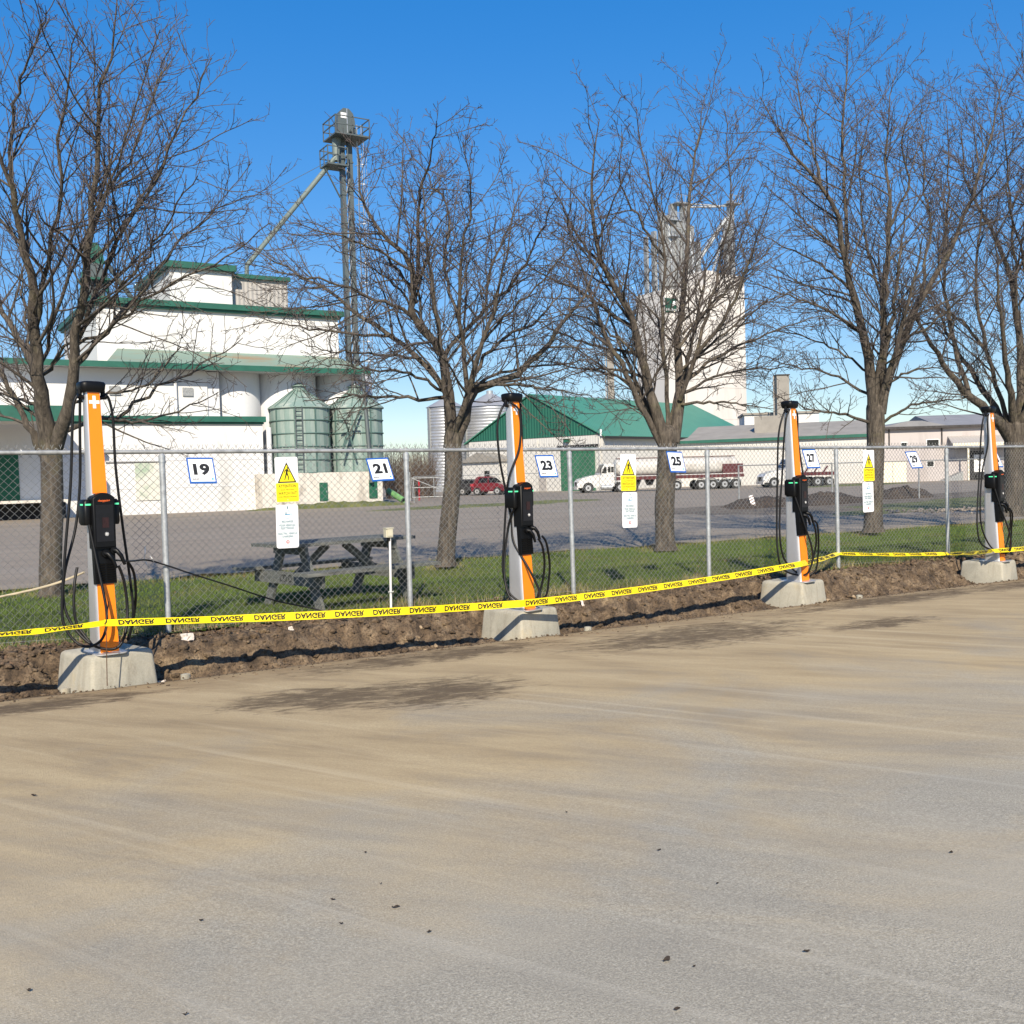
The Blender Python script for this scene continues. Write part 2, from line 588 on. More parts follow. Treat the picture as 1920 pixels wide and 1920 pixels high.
# --- ground to the horizon
def ground_mat():
    ma, t, b = nodes_of('far_field')
    v = coords(t, 'World')
    f = noise_n(t, v, 0.02, 5, 0.6)
    t.links.new(ramp(t, f, [(0.35, (0.10, 0.11, 0.05)), (0.65, (0.20, 0.17, 0.11))]), b.inputs['Base Color'])
    b.inputs['Roughness'].default_value = 0.95
    return ma
g = sheet('ground', np.linspace(-3000, 3000, 13), np.linspace(-3000, 3000, 13), lambda x, y: -0.45, ground_mat())
tag(g, kind='structure')

# --- asphalt lot
def asphalt_mat():
    ma, t, b = nodes_of('dusty_asphalt')
    w = coords(t, 'World')
    sep = t.nodes.new('ShaderNodeSeparateXYZ')
    t.links.new(w, sep.inputs[0])
    X, Y = sep.outputs[0], sep.outputs[1]
    wob = noise_n(t, w, 0.55, 6, 0.62, 0.8)
    streak = noise_n(t, streak_coords(t, -52, 0.55, 2.4), 1.0, 9, 0.68, 0.45)
    streak2 = noise_n(t, streak_coords(t, -64, 0.16, 7.0), 1.0, 6, 0.6, 0.15)
    fine = noise_n(t, w, 115, 3, 0.75)
    mid = noise_n(t, w, 52, 5, 0.8)
    vor = t.nodes.new('ShaderNodeTexVoronoi')
    vor.inputs['Scale'].default_value = 95
    t.links.new(w, vor.inputs['Vector'])
    # how dusty: more towards the dug edge
    e = math_n(t, 'ADD', math_n(t, 'MULTIPLY', math_n(t, 'SUBTRACT', Y, 4.4), 0.20), math_n(t, 'MULTIPLY', math_n(t, 'SUBTRACT', wob, 0.5), 1.7))
    e = math_n(t, 'ADD', e, math_n(t, 'MULTIPLY', math_n(t, 'SUBTRACT', streak, 0.5), 0.8))
    dust = ramp(t, math_n(t, 'ADD', e, 0.42), [(0.10, 0.0), (0.85, 1.0)])
    stone = ramp(t, fine, [(0.28, (0.220, 0.198, 0.156)), (0.5, (0.360, 0.328, 0.258)), (0.74, (0.575, 0.53, 0.43))])
    stone = mix(t, ramp(t, vor.outputs['Distance'], [(0.0, 0.45), (0.35, 0.0)]), stone, (0.44, 0.41, 0.345))
    stone = mix(t, ramp(t, mid, [(0.34, 0.50), (0.52, 0.0)]), stone, (0.18, 0.166, 0.138))
    stone = mix(t, ramp(t, streak, [(0.32, 0.38), (0.58, 0.0)]), stone, (0.225, 0.208, 0.175))
    big = noise_n(t, w, 0.28, 6, 0.6, 0.5)
    stone = mix(t, ramp(t, big, [(0.48, 0.0), (0.62, 0.5)]), stone, (0.43, 0.375, 0.28))
    stone = mix(t, ramp(t, streak2, [(0.56, 0.0), (0.70, 0.35)]), stone, (0.48, 0.44, 0.36))
    clay = ramp(t, streak, [(0.24, (0.225, 0.146, 0.062)), (0.5, (0.430, 0.310, 0.152)), (0.76, (0.57, 0.435, 0.235))])
    clay = mix(t, ramp(t, streak2, [(0.55, 0.0), (0.72, 0.45)]), clay, (0.62, 0.49, 0.29))
    clay = mix(t, ramp(t, mid, [(0.36, 0.28), (0.56, 0.0)]), clay, (0.24, 0.185, 0.12))
    clay = mix(t, 0.20, clay, stone)
    c = mix(t, math_n(t, 'MULTIPLY', dust, 0.9), stone, clay)
    # damp, dark soil stains with their own outlines
    blot = noise_n(t, streak_coords(t, -20, 0.9, 2.2), 2.6, 10, 0.78, 0.9)
    def spot(x, y, rx, ry):
        a = math_n(t, 'DIVIDE', math_n(t, 'SUBTRACT', X, x), rx)
        bb = math_n(t, 'DIVIDE', math_n(t, 'SUBTRACT', Y, y), ry)
        d = math_n(t, 'ADD', math_n(t, 'MULTIPLY', a, a), math_n(t, 'MULTIPLY', bb, bb))
        return math_n(t, 'SUBTRACT', 1.0, d, True)
    acc = None
    for s_ in ((2.75, 7.9, 1.0, 0.5), (3.75, 7.4, 1.2, 0.85), (3.2, 7.65, 1.3, 0.6), (7.4, 8.3, 2.4, 1.0), (11.5, 8.9, 3.5, 0.5), (4.6, 8.9, 2.2, 0.5), (9.5, 7.6, 1.3, 0.45), (0.9, 8.9, 1.6, 0.4), (15, 8.8, 4.0, 0.55)):
        k = spot(*s_)
        acc = k if acc is None else math_n(t, 'MAXIMUM', acc, k)
    blot2 = noise_n(t, streak_coords(t, -12, 1.6, 5.0), 3.0, 8, 0.75, 0.6)
    st = math_n(t, 'ADD', math_n(t, 'MULTIPLY', acc, 0.26), math_n(t, 'ADD', math_n(t, 'MULTIPLY', blot, 0.5), math_n(t, 'MULTIPLY', blot2, 0.5)))
    stain = ramp(t, st, [(0.63, 0.0), (0.76, 0.85)])
    band = ramp(t, math_n(t, 'ADD', math_n(t, 'MULTIPLY', math_n(t, 'SUBTRACT', Y, 8.3), 0.55), math_n(t, 'MULTIPLY', math_n(t, 'SUBTRACT', blot, 0.5), 1.4)), [(0.15, 0.0), (0.6, 0.6)])
    c = mix(t, band, c, (0.22, 0.150, 0.080))
    c = mix(t, stain, c, (0.088, 0.062, 0.038))
    t.links.new(c, b.inputs['Base Color'])
    b.inputs['Roughness'].default_value = 0.93
    b.inputs['Specular IOR Level'].default_value = 0.25
    bump(t, b, math_n(t, 'ADD', fine, math_n(t, 'MULTIPLY', mid, 0.8)), 0.55, 0.008)
    return ma
xs = np.concatenate([np.linspace(-40, -12, 6), np.linspace(-10, 24, 35), np.linspace(28, 90, 8)])
def lot_edge(x):
    return EDGE_N + 0.035 * fbm((x * 0.9, 3.1, 0), 3)
rows = []
for x in xs: pass
xs = np.concatenate([np.linspace(-40, -12, 6), np.linspace(-10, 26, 289), np.linspace(28, 90, 8)])
V = []; F = []
for x in xs:
    e = lot_edge(x)
    z = gz(x)
    V += [(x, -40, z), (x, 0, z), (x, 5, z), (x, e - 0.12, z), (x, e, z - 0.012), (x, e + 0.03, z - 0.05), (x, e + 0.03, z - 0.4)]
for i in range(len(xs) - 1):
    for j in range(6):
        F.append((i * 7 + j, (i + 1) * 7 + j, (i + 1) * 7 + j + 1, i * 7 + j + 1))
lot = place('asphalt_lot', mesh_np('asphalt_lot', V, F, asphalt_mat(), False))
tag(lot, kind='structure')

# --- dug earth between the asphalt and the fence
def soil_mat():
    ma, t, b = nodes_of('dug_soil')
    w = coords(t, 'World')
    f = noise_n(t, w, 5.5, 8, 0.72, 0.5)
    p = noise_n(t, w, 0.9, 5, 0.6, 0.3)
    g_ = noise_n(t, w, 45, 4, 0.75)
    c = ramp(t, f, [(0.32, (0.040, 0.027, 0.017)), (0.5, (0.155, 0.105, 0.063)), (0.68, (0.33, 0.24, 0.148))])
    c = mix(t, ramp(t, p, [(0.54, 0.0), (0.66, 0.8)]), c, ramp(t, f, [(0.35, (0.22, 0.145, 0.07)), (0.65, (0.46, 0.345, 0.205))]))
    c = mix(t, ramp(t, g_, [(0.38, 0.7), (0.52, 0.0)]), c, (0.022, 0.016, 0.010))
    t.links.new(c, b.inputs['Base Color'])
    b.inputs['Roughness'].default_value = 0.97
    bump(t, b, math_n(t, 'ADD', g_, f), 0.9, 0.03)
    return ma
M['soil'] = soil_mat()
M['clay'] = stained('pale_clay', (0.34, 0.25, 0.155), (0.13, 0.09, 0.055), 0.45, 9, space='World', stretch=(1, 1, 1), bumps=0.6)
CH_POS = [1.59 + 4.307 * k for k in range(4)]
def soil_z(x, y):
    t = (y - 9.36) / (10.30 - 9.36)
    t = min(max(t, 0), 1)
    left = 1 - min(max((x - 1.2) / 1.4, 0), 1)             # the trench is deeper at the left end
    wall = 0.22 + 0.10 * fbm((x * 0.8, 5.0, 0), 3)         # a steep cut face, set back unevenly
    q = min(max((t - wall * (1 + left)) / 0.42, 0), 1)
    q = q * q * (3 - 2 * q)
    base = lerp(-0.09 - 0.10 * left, LAWN_Z - 0.03, 0.22 * t + 0.78 * q)
    k = 0.35 + 0.65 * math.sin(math.pi * min(max(t, 0.05), 0.95))
    if y > 10.42: k *= max(0.25, 1 - (y - 10.42) * 5)
    n1 = fbm((x * 1.9, y * 2.6, 1.3), 4) * 0.10
    n2 = fbm((x * 6.0, y * 6.0, 4.0), 4) * 0.085
    n3 = abs(fbm((x * 11, y * 11, 9.0), 4)) * 0.09
    z = base + (n1 + n2 - n3 + 0.02) * k + gz(x)
    for cs in CH_POS:                                       # dug clear round the bases
        d = max(abs(x - cs) - 0.30, abs(y - 9.72) - 0.33, 0)
        if d < 0.35:
            lim = -0.06 + gz(x) + d * 0.9
            if y < 10.2: z = min(z, lim + 0.02 * fbm((x * 7, y * 7, 2), 3))
    return z
bank = sheet('dug_earth', np.concatenate([np.linspace(-8, -1, 40), np.linspace(-0.95, 18, 620), np.linspace(18.2, 46, 90)]), np.linspace(9.30, 11.0, 56), soil_z, M['soil'])
tag(bank, kind='structure')

rng = np.random.default_rng(7)
ICO_V = []
def ico():
    bm = bmesh.new()
    bmesh.ops.create_icosphere(bm, subdivisions=1, radius=1.0)
    bm.verts.ensure_lookup_table()
    v = np.array([p.co[:] for p in bm.verts])
    f = np.array([[q.index for q in fc.verts] for fc in bm.faces])
    bm.free()
    return v, f
IV, IF = ico()
def lumps(name, n, pos, size, mat):
    V = []; F = []
    for i in range(n):
        p, s = pos(i), size(i)
        v = IV * (1 + rng.normal(0, 0.30, (len(IV), 1)))
        v = v * s * np.array([1, rng.uniform(0.6, 1.1), rng.uniform(0.45, 0.8)])
        a = rng.uniform(0, 6.28)
        R = np.array([[math.cos(a), -math.sin(a), 0], [math.sin(a), math.cos(a), 0], [0, 0, 1]])
        F.append(IF + len(IV) * i)
        V.append(v @ R.T + np.array(p))
    return mesh_np(name, np.concatenate(V), np.concatenate(F), mat)
cl = []
for i in range(6500):
    x = rng.uniform(-1.5, 17) if i % 6 else rng.uniform(-1.2, 1.6)
    y = 9.42 + (rng.random() ** 1.1) * 1.1
    cl.append((x, y, soil_z(x, y)))
cs = [min(0.010 + rng.exponential(0.011), 0.055) for _ in range(6500)]
o = place('soil_crumbs', lumps('soil_crumbs', 6500, lambda i: cl[i], lambda i: cs[i], M['soil']))
tag(o, 'brown soil crumbs and small stones strewn over the dug bank', 'soil', kind='stuff')

# --- lawn
def lawn_z(x, y):
    return LAWN_Z - 0.02 + 0.03 * fbm((x * 0.5, y * 0.5, 2), 3) + gz(x) + 0.01 * (y - 10.6)
def lawn_mat():
    ma, t, b = nodes_of('lawn_soil')
    w = coords(t, 'World')
    f = noise_n(t, w, 1.1, 6, 0.7)
    g_ = noise_n(t, w, 24, 5, 0.7)
    c = ramp(t, g_, [(0.3, (0.030, 0.042, 0.010)), (0.6, (0.075, 0.105, 0.022)), (0.8, (0.13, 0.15, 0.04))])
    c = mix(t, ramp(t, f, [(0.55, 0.0), (0.72, 0.5)]), c, (0.14, 0.12, 0.05))
    t.links.new(c, b.inputs['Base Color'])
    b.inputs['Roughness'].default_value = 0.95
    bump(t, b, g_, 0.8, 0.03)
    return ma
lawn = sheet('lawn', np.linspace(-14, 60, 150), np.linspace(10.52, 16.0, 16), lawn_z, lawn_mat())
tag(lawn, kind='structure')
def blade_mat():
    ma, t, b = nodes_of('grass_blade')
    w = coords(t, 'World')
    f = noise_n(t, w, 0.9, 5, 0.65)
    g_ = noise_n(t, w, 60, 2, 0.5)
    c = ramp(t, g_, [(0.3, (0.050, 0.088, 0.008)), (0.6, (0.098, 0.152, 0.014)), (0.8, (0.19, 0.21, 0.045))])
    c = mix(t, ramp(t, f, [(0.50, 0.0), (0.70, 0.6)]), c, (0.16, 0.14, 0.045))
    t.links.new(c, b.inputs['Base Color'])
    b.inputs['Roughness'].default_value = 0.7
    return ma
M['blade'] = blade_mat()
def grass(name, x, y, z, hmin, hmax, wid):
    n = len(x)
    a = rng.uniform(0, 2 * np.pi, n)
    h = rng.uniform(hmin, hmax, n)
    ln = rng.normal(0, 0.35, (n, 2)) * h[:, None]
    base = np.stack([x, y, z], 1)
    d = np.stack([np.cos(a), np.sin(a), np.zeros(n)], 1) * wid
    tip = base + np.stack([ln[:, 0], ln[:, 1], h], 1)
    V = np.stack([base - d, base + d, tip], 1).reshape(-1, 3)
    F = np.arange(3 * n).reshape(-1, 3)
    return mesh_np(name, V, F, M['blade'])
n = 150000
gx = rng.uniform(-2.5, 27, n)
gy = 10.45 + rng.random(n) * 5.5
keep = (gy > 10.68) | (rng.random(n) < 0.35)
gx, gy = gx[keep], gy[keep]
gzv = np.array([lawn_z(a, b_) for a, b_ in zip(gx, gy)]) - 0.005
o = place('grass', grass('grass', gx, gy, gzv, 0.025, 0.075, 0.0045))
tag(o, 'short green spring lawn between the fence and the road', 'grass', kind='stuff')

# straw tufts at posts, trunks and along the cut edge; dead leaves below the fence
def straw():
    n_ = 9000
    spots = [(p, 10.66) for p in (2.40, 5.10, 7.38, 9.66, 12.26, 14.89)] + [(1.85, 14.7), (7.65, 14.55), (12.3, 14.67), (18.3, 14.9), (23.0, 14.7)]
    X_ = []; Y_ = []
    for i in range(n_):
        if i % 3 == 0:
            c_ = spots[int(rng.integers(len(spots)))]
            X_.append(c_[0] + rng.normal(0, 0.16)); Y_.append(c_[1] + abs(rng.normal(0, 0.14)))
        elif i % 3 == 1:
            X_.append(rng.uniform(-1.5, 26)); Y_.append(10.50 + abs(rng.normal(0, 0.10)))
        else:
            X_.append(rng.uniform(-1.5, 26)); Y_.append(15.9 - abs(rng.normal(0, 0.25)))
    X_ = np.array(X_); Y_ = np.array(Y_)
    Z_ = np.array([lawn_z(p, q) for p, q in zip(X_, Y_)]) - 0.01
    me = grass('dry_grass', X_, Y_, Z_, 0.05, 0.17, 0.003)
    me.materials.clear()
    me.materials.append(simple('straw', (0.30, 0.245, 0.12), 0.85, var=0.4, scale=8, space='World'))
    return place('dry_grass', me)
tag(straw(), 'straw-coloured dry grass tufts round fence posts and tree trunks', 'grass', kind='stuff')
def litter():
    n_ = 5200
    x = rng.uniform(-1.5, 17, n_)
    y = 10.45 + rng.normal(0, 0.16, n_)
    far = rng.random(n_) < 0.25
    y = np.where(far, rng.uniform(10.6, 15.8, n_), y)
    z = np.array([(soil_z(p, q) if q < 10.5 else max(soil_z(p, min(q, 11.0)), lawn_z(p, q))) for p, q in zip(x, y)]) + 0.012
    a = rng.uniform(0, 6.28, n_)
    s_ = rng.uniform(0.010, 0.026, n_)
    d1 = np.stack([np.cos(a) * s_, np.sin(a) * s_, rng.normal(0, 0.006, n_)], 1)
    d2 = np.stack([-np.sin(a) * s_ * 0.6, np.cos(a) * s_ * 0.6, rng.normal(0, 0.006, n_)], 1)
    c = np.stack([x, y, z], 1)
    V = np.stack([c - d1, c - d2, c + d1, c + d2], 1).reshape(-1, 3)
    F = np.arange(4 * n_).reshape(-1, 4)
    return place('leaf_litter', mesh_np('leaf_litter', V, F, simple('brown_leaf', (0.17, 0.105, 0.06), 0.9, var=0.6, scale=14, space='World')))
tag(litter(), 'brown leaf litter gathered under the chain-link fence and over the lawn', 'leaves', kind='stuff')
n_ = 900
pos2 = []
for i in range(n_):
    x = rng.uniform(-1, 16)
    y = 9.36 - abs(rng.normal(0, 0.16))
    pos2.append((x, y, gz(x) + 0.001))
sz2 = [min(0.004 + rng.exponential(0.005), 0.022) for _ in range(n_)]
o = place('spilled_soil', lumps('spilled_soil', n_, lambda i: pos2[i], lambda i: sz2[i], M['soil']))
tag(o, 'spilled soil crumbs lying along the edge of the asphalt', 'soil', kind='stuff')

# --- verge, road, yard, bare soil beyond the road
def verge_mat(name, c0, c1, sc):
    ma, t, b = nodes_of(name)
    w = coords(t, 'World')
    f = noise_n(t, w, sc, 8, 0.75, 0.3)
    t.links.new(ramp(t, f, [(0.35, c0), (0.65, c1)]), b.inputs['Base Color'])
    b.inputs['Roughness'].default_value = 0.95
    bump(t, b, f, 0.7, 0.04)
    return ma
o = sheet('verge', np.linspace(-20, 70, 180), np.linspace(15.9, 16.8, 6),
          lambda x, y: lerp(LAWN_Z + 0.06 + gz(x), 0.06, (y - 15.9) / 0.9) + 0.05 * fbm((x * 1.1, y * 2, 7), 4), verge_mat('dry_verge', (0.08, 0.06, 0.035), (0.30, 0.24, 0.14), 3.0))
tag(o, kind='structure')
def road_mat():
    ma, t, b = nodes_of('worn_grey_road')
    w = coords(t, 'World')
    f = noise_n(t, coords(t, 'World', (0.15, 1.0, 1)), 0.8, 7, 0.65, 0.3)
    k = noise_n(t, w, 0.25, 5, 0.6)
    g_ = noise_n(t, w, 20, 4, 0.7)
    c = ramp(t, f, [(0.3, (0.185, 0.148, 0.108)), (0.55, (0.248, 0.202, 0.148)), (0.75, (0.318, 0.262, 0.195))])
    c = mix(t, ramp(t, k, [(0.5, 0.0), (0.7, 0.5)]), c, (0.27, 0.24, 0.20))
    c = mix(t, 0.25, c, ramp(t, g_, [(0.3, (0.12, 0.105, 0.09)), (0.7, (0.33, 0.29, 0.25))]))
    t.links.new(c, b.inputs['Base Color'])
    b.inputs['Roughness'].default_value = 0.9
    return ma
o = sheet('road', np.linspace(-80, 200, 40), np.linspace(16.6, 190, 40), lambda x, y: 0.08, road_mat())
tag(o, kind='structure')

def island(name, cx_, cy_, rx, ry, h, mat, rot=0.0, seed=0, nr=14, na=48, rough=0.25, lift=0.0):
    """low mound with a ragged outline, edge sunk under the road"""
    V = [(cx_, cy_, 0.08 + h)]
    F3 = []
    for i in range(1, nr + 1):
        for j in range(na):
            a = 2 * math.pi * j / na
            rr = 1 + rough * fbm((math.cos(a) * 1.6, math.sin(a) * 1.6, seed), 3)
            q = i / nr
            lx, ly = rx * rr * q * math.cos(a), ry * rr * q * math.sin(a)
            X_ = cx_ + lx * math.cos(rot) - ly * math.sin(rot)
            Y_ = cy_ + lx * math.sin(rot) + ly * math.cos(rot)
            z = 0.08 + lift + h * (1 - q ** 2.2) * (1 + 0.5 * fbm((X_ * 1.3, Y_ * 1.3, seed + 3), 4)) - (0.04 + lift if i == nr else 0)
            V.append((X_, Y_, z))
    for j in range(na):
        F3.append((0, 1 + j, 1 + (j + 1) % na, 1 + (j + 1) % na))
    F4 = []
    for i in range(nr - 1):
        for j in range(na):
            a = 1 + i * na + j; b_ = 1 + i * na + (j + 1) % na
            F4.append((a, a + na, b_ + na, b_))
    me = bpy.data.meshes.new(name)
    me.from_pydata(V, [], [f[:3] for f in F3] + F4)
    me.polygons.foreach_set('use_smooth', [True] * len(me.polygons))
    me.materials.append(mat)
    return place(name, me)
M['bare'] = verge_mat('bare_earth', (0.07, 0.055, 0.04), (0.19, 0.155, 0.115), 1.2)
M['far_grass'] = verge_mat('rough_grass', (0.055, 0.075, 0.018), (0.16, 0.16, 0.055), 0.9)
M['mulch'] = verge_mat('dark_loose_soil', (0.022, 0.017, 0.013), (0.085, 0.062, 0.045), 5.0)
tag(island('bare_ground', 44, 29.5, 21, 8.5, 0.06, M['bare'], 0.05, 11, rough=0.3), kind='structure')
tag(island('rough_grass_ground', 47, 26.5, 19, 4.2, 0.14, M['far_grass'], 0.08, 12, rough=0.4), kind='structure')
a = at(880, 946, 57)
tag(island('grass_patch_ground', a.x, a.y, 6.5, 1.6, 0.10, M['far_grass'], 0.0, 13, rough=0.4), kind='structure')
a = at(1040, 945, 62)
tag(island('grass_patch_ground', a.x, a.y, 3.5, 1.4, 0.10, M['far_grass'], 0.0, 15, rough=0.4), kind='structure')
a = at(1745, 900, 78)
tag(island('grass_patch_ground', at(1610, 905, 88).x, at(1610, 905, 88).y, 7, 1.3, 0.12, M['far_grass'], 0.0, 16, rough=0.4), kind='structure')
tag(island('grass_bank_ground', 24.2, 59.6, 5.2, 1.0, 0.32, M['far_grass'], 0.0, 14, rough=0.4), kind='structure')
# heaps of dark soil
for (px, d, rx, ry, h, lab) in ((1550, 46, 3.8, 1.8, 0.48, 'dark heap of loose soil with a flat broad top behind the grey charger'),
                                 (1430, 44, 2.6, 1.5, 0.42, 'low dark heap of loose soil beside the striped barrier board'),
                                 (1690, 50, 2.4, 1.4, 0.52, 'steep dark soil heap between the fence signs 27 and 29')):
    u, v = ray(px, 900)
    p = (RV * u + FV) * d
    o = island('soil_heap', p.x, p.y, rx, ry, h, M['mulch'], 0.3, px * 0.01, nr=18, na=56, rough=0.35)
    tag(o, lab, 'soil heap', 'soil heaps beyond the road')
M['rubble'] = simple('pale_rubble', (0.26, 0.22, 0.18), 0.9, var=0.35, scale=3, space='World')
pos = []
for i in range(160):
    u, v = ray(rng.uniform(1660, 1850), 900)
    d = rng.normal(33, 0.7)
    p = (RV * u + FV) * d
    pos.append((p.x, p.y, 0.24))
o = place('rubble', lumps('rubble', 160, lambda i: pos[i], lambda i: rng.uniform(0.02, 0.075), M['rubble']))
tag(o, 'scattered pale rubble lying along the strip of bare ground', 'rubble', kind='stuff')

# ================================================================== BARE TREES
def tubes(P, R, sides):
    """P (n,k,3), R (n,k) -> V, F of n tubes"""
    n, k, _ = P.shape
    T = np.empty_like(P)
    T[:, 1:-1] = P[:, 2:] - P[:, :-2]
    T[:, 0] = P[:, 1] - P[:, 0]
    T[:, -1] = P[:, -1] - P[:, -2]
    T /= np.linalg.norm(T, axis=2, keepdims=True) + 1e-9
    ref = np.tile(np.array([0.31, 0.17, 0.93]), (n, k, 1))
    A = np.cross(T, ref)
    A /= np.linalg.norm(A, axis=2, keepdims=True) + 1e-9
    B = np.cross(T, A)
    ang = np.arange(sides) * 2 * np.pi / sides
    V = P[:, :, None, :] + R[:, :, None, None] * (A[:, :, None, :] * np.cos(ang)[None, None, :, None] + B[:, :, None, :] * np.sin(ang)[None, None, :, None])
    idx = np.arange(n * k * sides).reshape(n, k, sides)
    a = idx[:, :-1, :]
    b = np.roll(a, -1, axis=2)
    c = idx[:, 1:, :]
    d = np.roll(c, -1, axis=2)
    F = np.stack([a, b, d, c], -1).reshape(-1, 4)
    return V.reshape(-1, 3), F

def resample(pts, k):
    P = np.array([p[:] for p in smooth_path(pts, 8)])
    s = np.concatenate([[0], np.cumsum(np.linalg.norm(np.diff(P, axis=0), axis=1))])
    t = np.linspace(0, s[-1], k)
    return np.stack([np.interp(t, s, P[:, i]) for i in range(3)], 1), s[-1]

def spawn(rg, P, R, spacing, t0, ang, lscale, lmin, lmax, k, wig, upb, rfac, rtip, rcap):
    """side shoots of every polyline in P; returns their polylines and radii"""
    n, kk, _ = P.shape
    L = np.linalg.norm(np.diff(P, axis=1), axis=2).sum(1)
    cnt = np.maximum(1, np.round(L * (1 - t0) / spacing * rg.uniform(0.75, 1.25, n)).astype(int))
    par = np.repeat(np.arange(n), cnt)
    m_ = len(par)
    first = np.concatenate([[0], np.cumsum(cnt)[:-1]])
    order = np.arange(m_) - np.repeat(first, cnt)
    t = t0 + (1 - t0) * (order + rg.uniform(0.15, 0.95, m_)) / np.repeat(cnt, cnt)
    t = np.clip(t, 0, 0.995)
    f = t * (kk - 1)
    i0 = np.minimum(f.astype(int), kk - 2)
    w = (f - i0)[:, None]
    A, B = P[par, i0], P[par, i0 + 1]
    pos = A * (1 - w) + B * w
    tan = B - A
    tan /= np.linalg.norm(tan, axis=1, keepdims=True) + 1e-9
    rr = R[par, i0] * (1 - w[:, 0]) + R[par, i0 + 1] * w[:, 0]
    rv = rg.normal(size=(m_, 3))
    rv -= tan * (rv * tan).sum(1, keepdims=True)
    rv /= np.linalg.norm(rv, axis=1, keepdims=True) + 1e-9
    an = np.radians(rg.normal(ang, 9, m_))[:, None]
    d = tan * np.cos(an) + rv * np.sin(an)
    d[:, 2] += upb * 0.6
    d /= np.linalg.norm(d, axis=1, keepdims=True)
    ln = np.clip(lscale * L[par] * (1.05 - 0.75 * t) * rg.uniform(0.65, 1.3, m_), lmin, lmax)
    Q = np.empty((m_, k, 3))
    Q[:, 0] = pos
    step = (ln / (k - 1))[:, None]
    for j in range(1, k):
        d = d + rg.normal(0, wig, (m_, 3))
        d[:, 2] += upb * 0.35
        d /= np.linalg.norm(d, axis=1, keepdims=True)
        Q[:, j] = Q[:, j - 1] + d * step
    r0 = np.minimum(rr * rfac, rcap)
    r0 = np.maximum(r0, rtip * 1.15)
    tt = np.linspace(0, 1, k)[None, :]
    RR = r0[:, None] * (1 - tt) + rtip * tt
    return Q, RR

